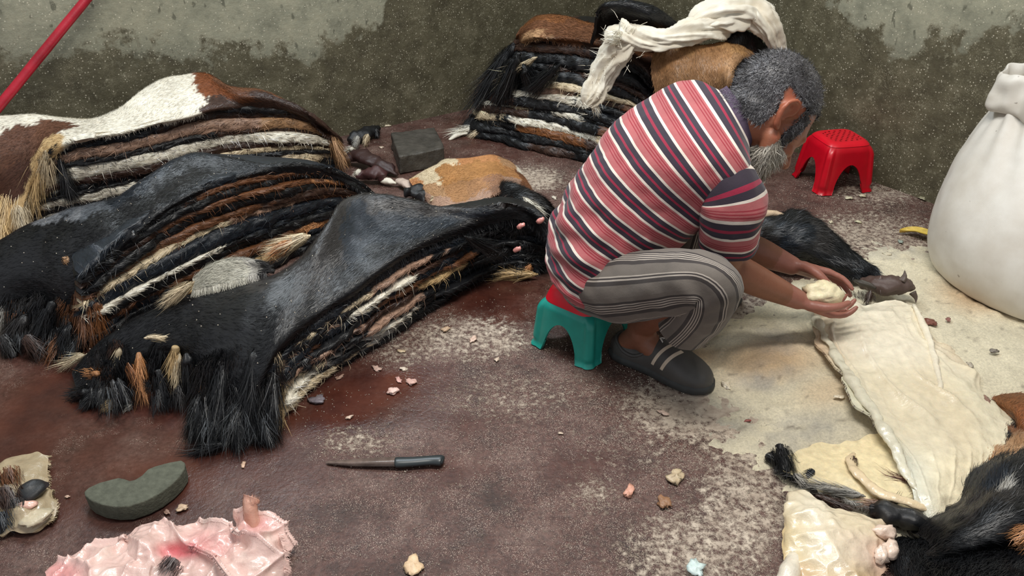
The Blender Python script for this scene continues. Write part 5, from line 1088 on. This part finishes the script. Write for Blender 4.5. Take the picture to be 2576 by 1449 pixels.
# ------------------------------------------------------------------ low plastic stools
def stool(label, cx, cy, yaw, bx, by, h, seat_h, body_c, seat_c, top_s=.82, arch=.62, slots=True):
    T = empty('plastic_stool', (cx, cy, 0), label, 'stool')
    mb_ = plain_mat('stool_body_plastic', .32, .5, .12, 18, .05, 60, col=body_c); ms = plain_mat('stool_seat_plastic', .32, .5, .08, 18, .05, 60, col=seat_c)
    N = 240; ph = np.linspace(0, 2 * math.pi, N, endpoint=False) + math.radians(45)
    deg = np.degrees(ph) % 90; q = np.abs(deg - 45)                       # distance from the corner direction
    ne = 5.0
    c, s = np.cos(ph), np.sin(ph); rr = (np.abs(c) ** ne + np.abs(s) ** ne) ** (-1 / ne)
    ux, uy = c * rr, s * rr
    lw = 17.0
    x = np.clip((q - lw) / (45 - lw), 0, 1); zb = h * arch * np.sqrt(np.clip(1 - (1 - x) ** 2, 0, 1)) ** .9
    k = np.linspace(0, 1, 30)[:, None]
    z = zb[None] + (h - zb)[None] * k
    f = 1 - (1 - top_s) * (z / h) ** 1.15
    rib = .009 * np.exp(-(q / 6.5) ** 6)[None] * np.clip((z / h - .0) * 6, .6, 1) * np.clip((1 - z / h) * 5, 0, 1)
    lip = .006 * np.clip(1 - z / .010, 0, 1) * (q < lw + 1)[None]
    tuck = -.010 * np.clip((z / h - .86) / .14, 0, 1) ** 2
    X = ux[None] * (bx * f + rib + lip + tuck); Y = uy[None] * (by * f + rib + lip + tuck)
    ca, sa = math.cos(yaw), math.sin(yaw)
    g = np.stack([cx + X * ca - Y * sa, cy + X * sa + Y * ca, z + .001], -1)
    out = np.stack([ux * ca - uy * sa, ux * sa + uy * ca, 0 * ux], -1); out = np.broadcast_to(nrm(out)[None], g.shape)
    ncol = pc(body_c)
    per = N // 4; half = int(N * (lw + 1) / 360)
    for k4 in range(4):
        j = [(k4 * per + d) % N for d in range(-half, half + 1)]
        m = MB(); hide_sheet(m, g[:, j], out[:, j], np.broadcast_to(ncol, g[:, j].shape), .005); m.build('leg', mb_, T)
        j = [(k4 * per + d) % N for d in range(half, per - half + 1)]
        m = MB(); hide_sheet(m, g[:, j], out[:, j], np.broadcast_to(ncol, g[:, j].shape), .004); m.build('apron', mb_, T)
    n = 60; u = np.linspace(-1, 1, n); U, V = np.meshgrid(u, u)
    mx = np.maximum(np.abs(U), np.abs(V)); sc = mx / np.maximum((np.abs(U) ** ne + np.abs(V) ** ne) ** (1 / ne), 1e-6)
    SX, SY = U * sc * (bx * top_s - .006), V * sc * (by * top_s - .006)
    Z = h + seat_h * (1 - np.clip((mx - .72) / .28, 0, 1) ** 2.2) - .0 * mx
    gs = np.stack([cx + SX * ca - SY * sa, cy + SX * sa + SY * ca, Z], -1)
    i, j = np.meshgrid(np.arange(n - 1), np.arange(n - 1), indexing='ij')
    fq = np.stack([i * n + j, i * n + j + 1, (i + 1) * n + j + 1, (i + 1) * n + j], -1).reshape(-1, 4)
    ii, jj = i.ravel(), j.ravel()
    hole = np.zeros(len(ii), bool)
    if slots:
        inside = (np.abs(ii - 29) < 21) & (np.abs(jj - 29) < 21)
        a = (ii % 5 < 2) & (((jj + 4 * ((ii // 5) % 2)) % 8) < 3); hole = inside & a
    m = MB(); m.add(gs, fq[~hole]); m.add(gs - [0, 0, .004], fq[~hole][:, ::-1])
    m.build('seat', ms, T)
    return T
stool('red plastic stool with slotted seat standing empty by the wall', 1.250, 2.885, math.radians(11), .112, .112, .178, .014, (190, 8, 30), (212, 14, 36))
stool('teal plastic stool with red seat under the squatting person', .198, 1.813, math.radians(50), .116, .100, .142, .040, (34, 150, 136), (218, 26, 44), slots=False, arch=.66, top_s=.88)

# ------------------------------------------------------------------ the man
PROOT = np.array([.25, 1.78, 0])
MAN = empty('person', PROOT, 'person in a red striped shirt squatting on the teal stool, hands full of salt', 'person')
hF = nrm(np.array([.645, .06, -.76])); hU = np.array([.69, .37, .617]); hU = nrm(hU - hF * np.dot(hF, hU)); hR = np.cross(hF, hU)
HS = 1.08
HO = WY(1922, 298, 1.79)
def hp(f, r, u): return HO + HS * (hF * f + hR * r + hU * u)
BM = MB()
def ell(c, rf, rr, ru, ax=None, n=20):
    a, b, d = ax if ax is not None else (hF, hR, hU)
    th = np.linspace(0, math.pi, n); ph = np.linspace(0, 2 * math.pi, 2 * n, endpoint=False)
    T, P = np.meshgrid(th, ph, indexing='ij')
    g = c + (np.sin(T) * np.cos(P))[..., None] * a * rf + (np.sin(T) * np.sin(P))[..., None] * b * rr + np.cos(T)[..., None] * d * ru
    BM.grid(g, None, None, wrap=True, flip=True)
def sph(c, r, n=10): ell(np.asarray(c), r, r, r, None, n)
def limb(pts, rad, n=None, seg=18):
    pts = [np.asarray(p, float) for p in pts]
    tube(BM, pts, rad, n or len(pts) * 7, seg, None, 0, True)
    sph(pts[0], rad[0] * .995); sph(pts[-1], rad[-1] * .995)
# head
s_ = HS
ell(hp(-.012, 0, .052), .100 * s_, .078 * s_, .088 * s_); ell(hp(.03, 0, .02), .068 * s_, .068 * s_, .075 * s_); ell(hp(.045, 0, -.03), .052 * s_, .056 * s_, .062 * s_)
ell(hp(.058, 0, -.075), .036 * s_, .040 * s_, .030 * s_); ell(hp(-.02, 0, -.01), .07 * s_, .066 * s_, .06 * s_)
for sg in (-1, 1):
    limb([hp(.01, sg * .056, -.035), hp(.035, sg * .048, -.062), hp(.07, sg * .02, -.088)], [.022, .02, .018]); ell(hp(.068, sg * .034, -.018), .024, .024, .022)
    limb([hp(.088, sg * .012, .022), hp(.08, sg * .042, .024)], [.012, .011]); limb([hp(.086, sg * .020, .010), hp(.087, sg * .031, .012), hp(.080, sg * .043, .009)], [.006, .0075, .006]); limb([hp(.084, sg * .020, -.004), hp(.085, sg * .031, -.007), hp(.079, sg * .043, -.004)], [.005, .006, .005])
    # ear: rim, lobe, bowl
    e = lambda f, u, o: hp(-.020 + f, sg * (.074 + o), .006 + u)
    limb([e(.012, -.026, .002), e(-.004, -.02, .01), e(-.018, .0, .016), e(-.016, .022, .018), e(.0, .034, .014), e(.014, .026, .008), e(.016, .012, .002)], [.0075, .0065, .006, .006, .006, .0055, .005], 40, 10)
    ell(e(.004, -.024, .004), .010, .007, .011); ell(e(-.002, .004, .002), .018, .006, .026); limb([e(-.006, -.012, .008), e(-.008, .006, .010), e(.002, .02, .008)], [.005, .005, .004])
limb([hp(.094, 0, .016), hp(.108, 0, -.004), hp(.120, 0, -.022)], [.010, .011, .014]); ell(hp(.104, .012, -.024), .011, .009, .009); ell(hp(.104, -.012, -.024), .011, .009, .009)
limb([hp(.094, -.02, -.050), hp(.102, 0, -.047), hp(.094, .02, -.050)], [.006, .009, .006]); limb([hp(.090, -.016, -.060), hp(.097, 0, -.061), hp(.090, .016, -.060)], [.006, .009, .006])
# neck and trunk
C7 = WY(1846, 300, 1.80)
limb([WY(1800, 345, 1.80), C7, (C7 + hp(-.03, 0, -.03)) / 2, hp(-.025, 0, -.005)], [.075, .066, .060, .056])
SP = [(1460, 690, 1.80), (1492, 600, 1.80), (1548, 512, 1.80), (1612, 440, 1.80), (1690, 384, 1.80), (1762, 348, 1.80), (1815, 318, 1.80)]
spw = [WY(*p) for p in SP]
limb(spw, [.07, .08, .09, .10, .10, .085, .06], 50, 24)
# arms
rS, rE, rWr = WY(1836, 452, 1.635), WY(1826, 662, 1.705), WY(2008, 754, 1.752)
lS, lE, lWr = WY(1846, 392, 1.955), WY(1866, 615, 1.90), WY(1992, 668, 1.872)
limb([WY(1792, 420, 1.75), WY(1812, 446, 1.70), WY(1838, 505, 1.645), rS * .35 + rE * .65, rE], [.045, .042, .048, .044, .039]); limb([rE, rE * .62 + rWr * .38 + (0, 0, -.006), rWr], [.038, .040, .026])
limb([WY(1800, 380, 1.88), lS, lS * .5 + lE * .5, lE], [.06, .052, .046, .039]); limb([lE, lE * .62 + lWr * .38, lWr], [.038, .039, .026])
def hand(wr_, d, p, sgn, curl, spread=.12, tcurl=.5):
    d = nrm(d); p = nrm(p - d * np.dot(p, d)); sx = np.cross(d, p) * sgn
    for k, (o, ln) in enumerate(zip((.030, .010, -.010, -.029), (.072, .080, .074, .060))):
        kn = wr_ + d * (.088 - .004 * abs(k - 1)) + sx * o - p * .004 * (abs(k - 1.5) > 1)
        limb([wr_ + sx * o * .55 + d * .004, (wr_ + kn) / 2 + sx * o * .2, kn], [.0150, .0135, .0105])
        a = sx * (.10 * (1.5 - k)) * spread / .12; dd = nrm(d + a); ang = 0; pt = kn; pts = [kn]
        for m_, fr in enumerate((.46, .31, .23)):
            ang += curl[k] * (.55, .9, .6)[m_]
            pt = pt + (dd * math.cos(ang) + p * math.sin(ang)) * ln * fr; pts.append(pt)
        limb(pts, [.0098, .0088, .0080, .0068], 20, 12)
    ell(wr_ + d * .045, .045, .036, .014, (d, sx, p), 12)
    b0 = wr_ + d * .018 + sx * .022; b1 = b0 + (d * .55 + sx * .65 + p * .35) * .042; b2 = b1 + nrm(d * .85 + sx * .25 + p * tcurl) * .034; b3 = b2 + nrm(d * .9 - sx * .1 + p * tcurl * 1.3) * .026
    limb([b0, b1, b2, b3], [.016, .0135, .0105, .0085], 22, 12)
    return wr_ + d * .06 + p * .016, d, p
rd = WY(2126, 792, 1.78) - rWr; ld = WY(2110, 706, 1.845) - lWr
RP, rdn, rpn = hand(rWr + nrm(rd) * .008, rd, np.array([.1, .12, 1.]), 1, (.55, .6, .65, .7))
LP, ldn, lpn = hand(lWr + nrm(ld) * .008, ld, np.array([.15, -.55, -.6]), -1, (.35, .4, .45, .5))
# legs and feet (inside trousers and shoes)
HEEL, TOE = W(1540, 884), W(1786, 984); fd = nrm(TOE - HEEL); FR = np.array([fd[1], -fd[0], 0.])       # right-hand side of the foot
KN = WY(1782, 706, 1.475); ANK = HEEL + fd * .082 + np.array([0, 0, .092])
HIP = WY(1470, 718, 1.745)
limb([HIP, (HIP + KN) / 2, KN + (-.02, .02, -.015)], [.06, .056, .036]); limb([KN + (-.02, .02, -.02), KN * .6 + ANK * .4 + fd * -.015, ANK + (0, 0, .03), ANK], [.034, .044, .036, .037])
limb([HEEL + fd * .045 + (0, 0, .05), ANK], [.03, .036]); limb([ANK + (0, 0, -.01), HEEL + fd * .14 + (0, 0, .05), HEEL + fd * .22 + (0, 0, .035)], [.034, .032, .024])
lHIP = WY(1500, 650, 1.95); lKN = np.array([.545, 2.03, .375]); lHEEL = np.array([.40, 1.93, 0]); lfd = nrm(np.array([.93, .30, 0])); lFR = np.array([lfd[1], -lfd[0], 0]); lANK = lHEEL + lfd * .082 + np.array([0, 0, .092])
limb([lHIP, (lHIP + lKN) / 2, lKN], [.06, .056, .036]); limb([lKN, lKN * .6 + lANK * .4, lANK], [.036, .044, .037]); limb([lANK + (0, 0, -.01), lHEEL + lfd * .14 + (0, 0, .05), lHEEL + lfd * .22 + (0, 0, .035)], [.034, .032, .024])
ell(np.asarray((HIP + lHIP) / 2), .08, .11, .06, (np.array([1., 0, 0]), np.array([0, 1., 0]), np.array([0, 0, 1.])))

def remeshed(mb, voxel, it=4):
    o = mb.build('tmp_body', M['hair'], loc=(0, 0, 0))
    r = o.modifiers.new('r', 'REMESH'); r.mode = 'VOXEL'; r.voxel_size = voxel; r.adaptivity = 0
    sm = o.modifiers.new('s', 'SMOOTH'); sm.factor = .5; sm.iterations = it
    dg = bpy.context.evaluated_depsgraph_get(); dg.update()
    me = bpy.data.meshes.new_from_object(o.evaluated_get(dg))
    v = np.empty(len(me.vertices) * 3, np.float32); me.vertices.foreach_get('co', v)
    nv = np.empty(len(me.vertices) * 3, np.float32); me.vertex_normals.foreach_get('vector', nv)
    ls = np.empty(len(me.polygons), np.int32); me.polygons.foreach_get('loop_total', ls)
    vi = np.empty(len(me.loops), np.int32); me.loops.foreach_get('vertex_index', vi)
    st = np.concatenate([[0], np.cumsum(ls)[:-1]])
    faces = [vi[(st[ls == k])[:, None] + np.arange(k)] for k in (3, 4) if (ls == k).any()]
    bpy.data.objects.remove(o); bpy.data.meshes.remove(me)
    return v.reshape(-1, 3).astype(float), nv.reshape(-1, 3).astype(float), faces
BV, BN, BF = remeshed(BM, .0047)
hv = (BV - HO) / HS; hf, hr, hu = hv @ hF, hv @ hR, hv @ hU
col = np.broadcast_to(lin((132, 86, 66)), BV.shape).copy()
onhead = (np.abs(hr) < .12) & (hf > -.13) & (hf < .16) & (hu > -.13) & (hu < .18)
col[onhead] = lin((150, 94, 70))
ear = onhead & (np.abs(hr) > .072) & (np.abs(hf + .018) < .04) & (np.abs(hu - .006) < .05); col[ear] = lin((158, 92, 68))
hairline = np.where(hf > .055, .075, np.where(hf > .02, .045 + (hf - .02) * .8, np.where(hf > -.03, .02, -.045)))
isear = (np.abs(hr) > .07) & (np.abs(hf + .018) < .034) & (np.abs(hu - .006) < .046)
hairm = onhead & (hu > hairline) & ~isear
sideburn = onhead & (np.abs(hr) > .045) & (hf > .022) & (hf < .05) & (hu > -.03) & (hu <= .05) & ~isear
beardm = onhead & (hu < -.028) & (hu > -.12) & (hf > .012 + .25 * (hu + .06)) & (np.abs(hr) < .075) & ~((np.abs(hr) < .026) & (hu > -.068) & (hf > .07)) & ~((hf > .075) & (hu > -.035))
gn = fbm(BV * 22)
greyh = np.clip(lin((62, 60, 62)) * (1 + .45 * gn)[:, None], 0, 1)
col[hairm | sideburn] = greyh[hairm | sideburn]
col[beardm] = lin((150, 144, 134))
lipm = onhead & (np.abs(hr) < .024) & (hu > -.066) & (hu < -.044) & (hf > .085); col[lipm] = lin((120, 66, 58))
pal = (np.linalg.norm(BV - RP, axis=1) < .12) | (np.linalg.norm(BV - LP, axis=1) < .12); col[pal] = lin((150, 98, 84))
col *= (1 + .08 * fbm(BV * 30))[:, None]
mb = MB(); mb.add(BV, BF, None, np.clip(col, 0, 1)); mb.build('body', plain_mat('skin', .45, .45, .06, 60, .25, 220, .12, bdist=.002), MAN)
for sg in (-1, 1):
    BMb = BM; BM = MB(); sph(hp(.0765, sg * .031, .002), .0118 * HS, 12); e_ = BM; BM = BMb
    e_.c = [np.broadcast_to(lin((214, 206, 196)), (len(e_.v[0]), 3))]; eo = e_.build('eye', M['flesh'], MAN)
    BM = MB(); sph(hp(.0845, sg * .031, .0), .0052 * HS, 8); e_ = BM; BM = BMb; e_.c = [np.broadcast_to(lin((34, 22, 18)), (len(e_.v[0]), 3))]; e_.build('iris', M['flesh'], eo)
def head_hair(mask, n, L, w, colf, name, lift, flow, shell):
    idx = np.where(mask)[0]
    mb = MB()
    keep = np.zeros(len(BV), bool); keep[idx] = True; re = -np.ones(len(BV), int); re[idx] = np.arange(len(idx))
    for f in BF:
        ok = keep[f].all(1)
        if ok.any(): mb.add(BV[idx] + BN[idx] * (shell + .0012 * fbm(BV[idx] * 160))[:, None], re[f[ok]], None, np.clip(greyh[idx] if name == 'hair' else np.broadcast_to(lin((150, 144, 134)), (len(idx), 3)), 0, 1))
    q = RNG.choice(idx, n); P = BV[q] + BN[q] * shell * .5 + RNG.normal(0, .0012, (n, 3))
    D = flow(q) + RNG.normal(0, .35, (n, 3))
    strands(mb, P, BN[q], D, L, w, colf(q), lift=lift, jit=.4, droop=.15, cj=.3)
    mb.build(name, M['hair'], MAN)
def hc(q):
    t = np.clip(.45 + .45 * gn[q] + RNG.normal(0, .22, len(q)), 0, 1)[:, None]
    return lin((40, 37, 38)) * (1 - t) + lin((138, 138, 142)) * t
head_hair(hairm | sideburn, 15000, .016, .0011, hc, 'hair', .5, lambda q: -hU[None] * .5 - hF * .3 + 0 * BN[q], .004)
head_hair(beardm, 4200, .026, .0011, lambda q: lin((196, 190, 178)) * np.ones((len(q), 1)) * RNG.uniform(.5, 1.1, (len(q), 1)), 'beard', .35, lambda q: -hU[None] * 1. + hF * .25 + 0 * BN[q], .003)

# ---- shirt
def stripe_mat(name, axis, period, stops_, rough=.85):
    m, nt, b = new_mat(name)
    uv = N_(nt, 'ShaderNodeUVMap'); sp = N_(nt, 'ShaderNodeSeparateXYZ'); L_(nt, uv.outputs[0], sp.inputs[0])
    v = math_(nt, 'FRACT', math_(nt, 'DIVIDE', sp.outputs[axis], period))
    r = ramp(nt, v, [(p, lin(c)) for p, c in stops_]); r.color_ramp.interpolation = 'CONSTANT'
    tc = N_(nt, 'ShaderNodeTexCoord')
    c = mix_(nt, 1.0, r.outputs[0], ramp(nt, noise_(nt, tc.outputs['Object'], 14, 5, .6), [(.3, .86), (.7, 1.1)]).outputs[0], 'MULTIPLY')
    L_(nt, c, b.inputs['Base Color']); b.inputs['Roughness'].default_value = rough; b.inputs['Sheen Weight'].default_value = .15
    bump_(nt, b, math_(nt, 'ADD', noise_(nt, tc.outputs['Object'], 25, 3, .5), math_(nt, 'MULTIPLY', noise_(nt, tc.outputs['Object'], 500, 2, .5), .15)), .35, .006)
    return m
PK, WH, NV, CRM, RD = (170, 92, 94), (218, 206, 194), (46, 36, 50), (146, 26, 58), (146, 42, 54)
M['shirt'] = stripe_mat('striped_jersey', 1, .063, [(0, PK), (.12, RD), (.155, PK), (.20, RD), (.235, PK), (.28, RD), (.315, PK), (.37, WH), (.45, NV), (.61, CRM), (.69, NV), (.85, WH), (.93, PK)])
GR, DK, LT = (102, 94, 87), (52, 45, 43), (160, 150, 140)
M['trousers'] = stripe_mat('striped_cotton_trousers', 0, .118, [(0, GR), (.22, DK), (.30, LT), (.33, DK), (.36, LT), (.39, GR), (.60, DK), (.68, LT), (.705, DK), (.73, LT), (.755, DK), (.78, LT), (.805, DK), (.83, LT), (.855, DK), (.90, GR)])
LAT = nrm(np.array([-.01, -.95, -.24]))
def ringloft(cs, rx, ry, n, seg=120, ex=2.3, lat=LAT, wr_=.0, wf=12, v0=0.):
    c = cr(np.array(cs), n); a = cr(np.array(rx), n); b = cr(np.array(ry), n)
    t = nrm(np.gradient(c, axis=0)); la = nrm(lat - t * (t @ lat)[:, None]); do = np.cross(t, la)
    th = np.linspace(0, 2 * math.pi, seg, endpoint=False); co, si = np.cos(th), np.sin(th)
    k = (np.abs(co) ** ex + np.abs(si) ** ex) ** (-1 / ex)
    g = c[:, None] + (a[:, None] * (k * co))[..., None] * la[:, None] + (b[:, None] * (k * si))[..., None] * do[:, None]
    s = v0 + np.concatenate([[0], np.cumsum(np.linalg.norm(np.diff(c, axis=0), axis=1))])
    uv = np.stack(np.broadcast_arrays(th[None] * .16, s[:, None]), -1)
    if wr_: g = g + nrm(g - c[:, None]) * (fbm(g * wf, 3) * wr_ * np.linspace(1.25, .35, n)[:, None])[..., None]
    return g, uv, c, t
SPs = [(1462, 702, 1.80), (1478, 672, 1.80), (1520, 604, 1.80), (1580, 526, 1.80), (1640, 456, 1.80), (1702, 396, 1.80), (1762, 350, 1.80), (1812, 314, 1.80), (1846, 294, 1.80)]
g, uv, c_, t_ = ringloft([WY(*p) for p in SPs], [.150, .158, .168, .172, .180, .194, .204, .178, .084], [.100, .116, .134, .145, .145, .136, .112, .084, .064], 130, wr_=.010)
# gathered folds where the shirt bunches at the waist
fz = np.exp(-((np.linspace(0, 1, 130) - .20) / .16) ** 2)[:, None]
th = np.linspace(0, 2 * math.pi, 120, endpoint=False)[None]
dd = nrm(g - c_[:, None]); g = g + dd * (fz * .006 * np.sin(np.linspace(0, 1, 130)[:, None] * 70 + 2.5 * np.sin(th * 3)))[..., None]
mb = MB(); mb.grid(g, uv, None, wrap=True)
SHO = MB()
for (pts, rad, v0) in (([WY(1806, 440, 1.70), WY(1830, 462, 1.655), WY(1842, 500, 1.64), WY(1839, 548, 1.637), WY(1832, 606, 1.655)], [.044, .062, .074, .0735, .071], .0405),
                      ([WY(1790, 360, 1.86), WY(1830, 375, 1.93), lS, lS * .55 + lE * .45, lS * .35 + lE * .65], [.07, .08, .076, .072, .07], .02)):
    n = 70; p = cr(np.array(pts), n); r = cr(np.array(rad), n); t = nrm(np.gradient(p, axis=0)); a = nrm(np.cross(t, [0, 1., .2])); b = np.cross(a, t)
    th1 = np.linspace(0, 2 * math.pi, 64, endpoint=False)
    gs = p[:, None] + r[:, None, None] * (np.cos(th1)[None, :, None] * a[:, None] + np.sin(th1)[None, :, None] * b[:, None])
    gs = gs + nrm(gs - p[:, None]) * (fbm(gs * 16) * .005 + .003 * np.sin(th1 * 4)[None] * np.linspace(0, 1, n)[:, None])[..., None]
    s1 = v0 + np.concatenate([[0], np.cumsum(np.linalg.norm(np.diff(p, axis=0), axis=1))])
    u1 = np.stack(np.broadcast_arrays(th1[None] * .07, s1[:, None]), -1)
    m = MB(); m.grid(gs, u1, None, wrap=True, flip=True); inn_ = p[:, None] + (gs - p[:, None]) * .965; m.grid(inn_[-25:], u1[-25:], None, wrap=True)
    m.grid(np.stack([gs[-1], inn_[-1]]), np.stack([u1[-1], u1[-1]]), None, wrap=True)
    SHO.v += m.v; SHO.uv += m.uv; SHO.c += m.c; SHO.m += m.m; SHO.f += [f + SHO.n for f in m.f]; SHO.n += m.n
sh = mb.build('shirt', M['shirt'], MAN)
SHO.build('sleeves', M['shirt'], sh)
cg, cuv, cc2, ct2 = ringloft([WY(1836, 300, 1.80), WY(1848, 291, 1.80), WY(1862, 280, 1.80), WY(1874, 270, 1.80)], [.090, .080, .074, .071], [.070, .064, .061, .060], 20, 80)
m = MB(); m.grid(cg, cuv, None, wrap=True); m.grid((cc2[:, None] + (cg - cc2[:, None]) * .95)[::-1], cuv, None, wrap=True); m.build('collar', plain_mat('navy_rib_collar', .9, .2, .1, 60, col=(86, 74, 92)), sh)
# hem drop at the back of the shirt
# ---- trousers
def leg_tube(mb, pts, rad, n=110, seg=96, u0=0., wr_=.006, flip=False):
    p = cr(np.array(pts), n); r = cr(np.array(rad), n); t = nrm(np.gradient(p, axis=0))
    # parallel transported frame keeps the stripes running along the leg
    a = np.zeros_like(p); a0 = np.cross(t[0], [0, 0, 1.]); a[0] = nrm(a0)
    for k in range(1, n): a[k] = nrm(a[k - 1] - t[k] * np.dot(a[k - 1], t[k]))
    b = np.cross(a, t); th = np.linspace(0, 2 * math.pi, seg, endpoint=False)
    g = p[:, None] + r[:, None, None] * (np.cos(th)[None, :, None] * a[:, None] + np.sin(th)[None, :, None] * b[:, None])
    s = np.concatenate([[0], np.cumsum(np.linalg.norm(np.diff(p, axis=0), axis=1))])
    kb = np.linalg.norm(np.gradient(t, axis=0), axis=1); kb = kb / kb.max()
    g = g + nrm(g - p[:, None]) * (fbm(g * 11 + u0, 3) * wr_ + kb[:, None] * .005 * np.sin(s[:, None] * 160 + 2 * np.sin(th * 2)[None]))[..., None]
    uv = np.stack(np.broadcast_arrays(u0 + th[None] * .075, s[:, None]), -1)
    # close the uv seam with a duplicated column
    g2 = np.concatenate([g, g[:, :1]], 1); uv2 = np.concatenate([uv, uv[:, :1] + [2 * math.pi * .075, 0]], 1)
    mb.grid(g2, uv2, None, flip=True)
    inn_ = p[:, None] + (g2 - p[:, None]) * .96; mb.grid(inn_[-30:], uv2[-30:], None); mb.grid(np.stack([g2[-1], inn_[-1]]), np.stack([uv2[-1]] * 2), None)
tr = MB()
leg_tube(tr, [WY(1432, 686, 1.80), WY(1444, 694, 1.785), WY(1478, 708, 1.75), WY(1550, 722, 1.67), WY(1655, 716, 1.58), WY(1745, 706, 1.50), WY(1784, 708, 1.475), WY(1782, 742, 1.49), WY(1756, 780, 1.535), WY(1722, 812, 1.585)],
         [.012, .050, .076, .084, .079, .070, .064, .064, .065, .064])
leg_tube(tr, [lHIP + (-.12, 0, 0), lHIP + (-.07, 0, 0), lHIP, (lHIP + lKN) / 2, lKN * .8 + lHIP * .2, lKN + (.0, 0, .0), lKN * .75 + lANK * .25, lKN * .4 + lANK * .6, lKN * .2 + lANK * .8], [.015, .08, .088, .082, .074, .066, .064, .062, .06], u0=.4)
mbp = BM; BM = MB(); ell((HIP + lHIP) / 2 + np.array([.0, .01, .02]), .08, .13, .066, (np.array([1., 0, 0]), np.array([0, 1., 0]), np.array([0, 0, 1.])), 30); pv = BM; BM = mbp
gq = pv.v[0]; pv.uv[0] = np.stack([gq[:, 2] * 1.0 + gq[:, 1] * .3, gq[:, 0]], -1)
tr.v += pv.v; tr.uv += pv.uv; tr.c += pv.c; tr.m += pv.m; tr.f += [f + tr.n for f in pv.f]; tr.n += pv.n
tr.build('trousers', M['trousers'], MAN)
# ---- slip-on shoes
m_shoe = plain_mat('grey_rubber_shoe', .5, .45, .12, 25, .1, 120, col=(74, 72, 70)); m_sole = plain_mat('dark_rubber_sole', .6, .4, .2, 25, .3, 80, col=(58, 60, 60)); m_str = plain_mat('pale_stripe', .6, .3, .12, 60, col=(206, 190, 170)); m_let = plain_mat('white_letter', .6, .3, .02, 60, col=(236, 234, 230))
def shoe(heel, d, rt, label_side=1):
    L = .288
    def half(x): return 1.14 * np.interp(x, [0, .02, .05, .09, .13, .17, .20, .235, .26, .278, .288], [.012, .030, .037, .038, .040, .046, .048, .046, .038, .024, .004])
    def hgt(x): return np.interp(x, [0, .015, .04, .08, .105, .13, .17, .21, .25, .275, .288], [.050, .064, .066, .060, .070, .092, .086, .072, .057, .046, .026])
    def S(x, v, off=0.):
        x = np.asarray(x, float); v = np.asarray(v, float)
        w = half(x); h = hgt(x); y = w * np.sign(v) * np.abs(np.sin(v * math.pi / 2)) ** .9; z = .020 + (h - .020) * np.abs(np.cos(v * math.pi / 2)) ** .75
        sk_ = (-.008 * np.sin(x / L * math.pi)) * label_side
        return heel + (x[..., None] * d) + ((y + sk_)[..., None] * rt) + np.stack([0 * z, 0 * z, z + off], -1) + off * .7 * (v[..., None] * rt)
    u = np.linspace(0, L, 60); v = np.linspace(-1, 1, 41); X, V = np.meshgrid(u, v, indexing='ij')
    g = S(X, V); mb = MB(); mb.grid(g)
    o = mb.build('shoe', m_shoe, MAN)
    ang = np.linspace(0, 1, 60); ox = np.concatenate([u, u[::-1]]); sg = np.concatenate([np.ones(60), -np.ones(60)])
    ring = []
    for zz, e in ((0.001, -.002), (.004, .003), (.014, .004), (.022, .0015), (.024, -.002)):
        xx = np.clip(ox, 0, L); w = half(xx) + e; sk_ = (-.008 * np.sin(xx / L * math.pi)) * label_side
        xs = ox + e * np.where(ox > L * .5, 1, -1) * (np.abs(ox - L / 2) > L * .46) * 1.0
        ring.append(heel + xs[:, None] * d + (w * sg + sk_)[:, None] * rt + np.array([0, 0, zz]))
    ring = np.array(ring); m = MB(); m.grid(ring, None, None, wrap=True); m.add(ring[0], np.arange(120)[None]); m.add(ring[-1], np.arange(120)[None, ::-1])
    m.build('sole', m_sole, o)
    # collar of the foot opening
    tt = np.linspace(0, 2 * math.pi, 40, endpoint=False); cx_ = .068 + .056 * np.cos(tt); cv = .78 * np.sin(tt)
    ring = S(cx_, cv, .001); m = MB(); a = ring - ring.mean(0)
    tor = np.array([[ring[i] + .004 * (math.cos(q) * nrm(a[i]) + math.sin(q) * np.array([0, 0, 1.])) for q in np.linspace(0, 2 * math.pi, 8, endpoint=False)] for i in list(range(40)) + [0]])
    m.grid(tor, None, None, wrap=True); m.build('shoe_collar', m_shoe, o)
    for x0, x1 in ((.138, .166), (.166, .194)):
        k = np.linspace(0, 1, 24); xs = x0 + (x1 - x0) * k; vs = label_side * (.88 - .90 * k)
        st = np.stack([S(xs - .0042, vs, .0012), S(xs + .0042, vs, .0012)]); m = MB(); hide_sheet(m, st, np.broadcast_to([0, 0, 1.], st.shape), np.broadcast_to([.5, .5, .5], st.shape), .001); m.build('shoe_stripe', m_str, o)
    # letter A on the instep
    m = MB(); bx_, bv_ = .136, -.02 * label_side
    def seg2(p, q, w=.0011):
        k = np.linspace(0, 1, 5); xs = p[0] + (q[0] - p[0]) * k; vs = p[1] + (q[1] - p[1]) * k
        st = np.stack([S(bx_ + xs, bv_ + (vs - w * 22), .0014), S(bx_ + xs, bv_ + (vs + w * 22), .0014)]); hide_sheet(m, st, np.broadcast_to([0, 0, 1.], st.shape), np.broadcast_to([.5, .5, .5], st.shape), .0008)
    seg2((.007, .12), (-.007, .0)); seg2((.007, -.12), (-.007, .0)); seg2((.002, .07), (.002, -.07), .0009)
    m.build('letter', m_let, o)
shoe(HEEL, fd, FR, 1); shoe(lHEEL, lfd, lFR, -1)
# ---- handful of salt in the near hand
m = MB(); blob_mesh(m, RP + rpn * .0 - np.array([0, 0, .006]), (.050, .036, .034), pc((232, 220, 184)), .8, 4.2, amp=.3, n=16, yaw=.1)
tag(m.build('salt_handful', M['scrap']), 'handful of damp salt held in the cupped hands of the squatting person', 'salt')
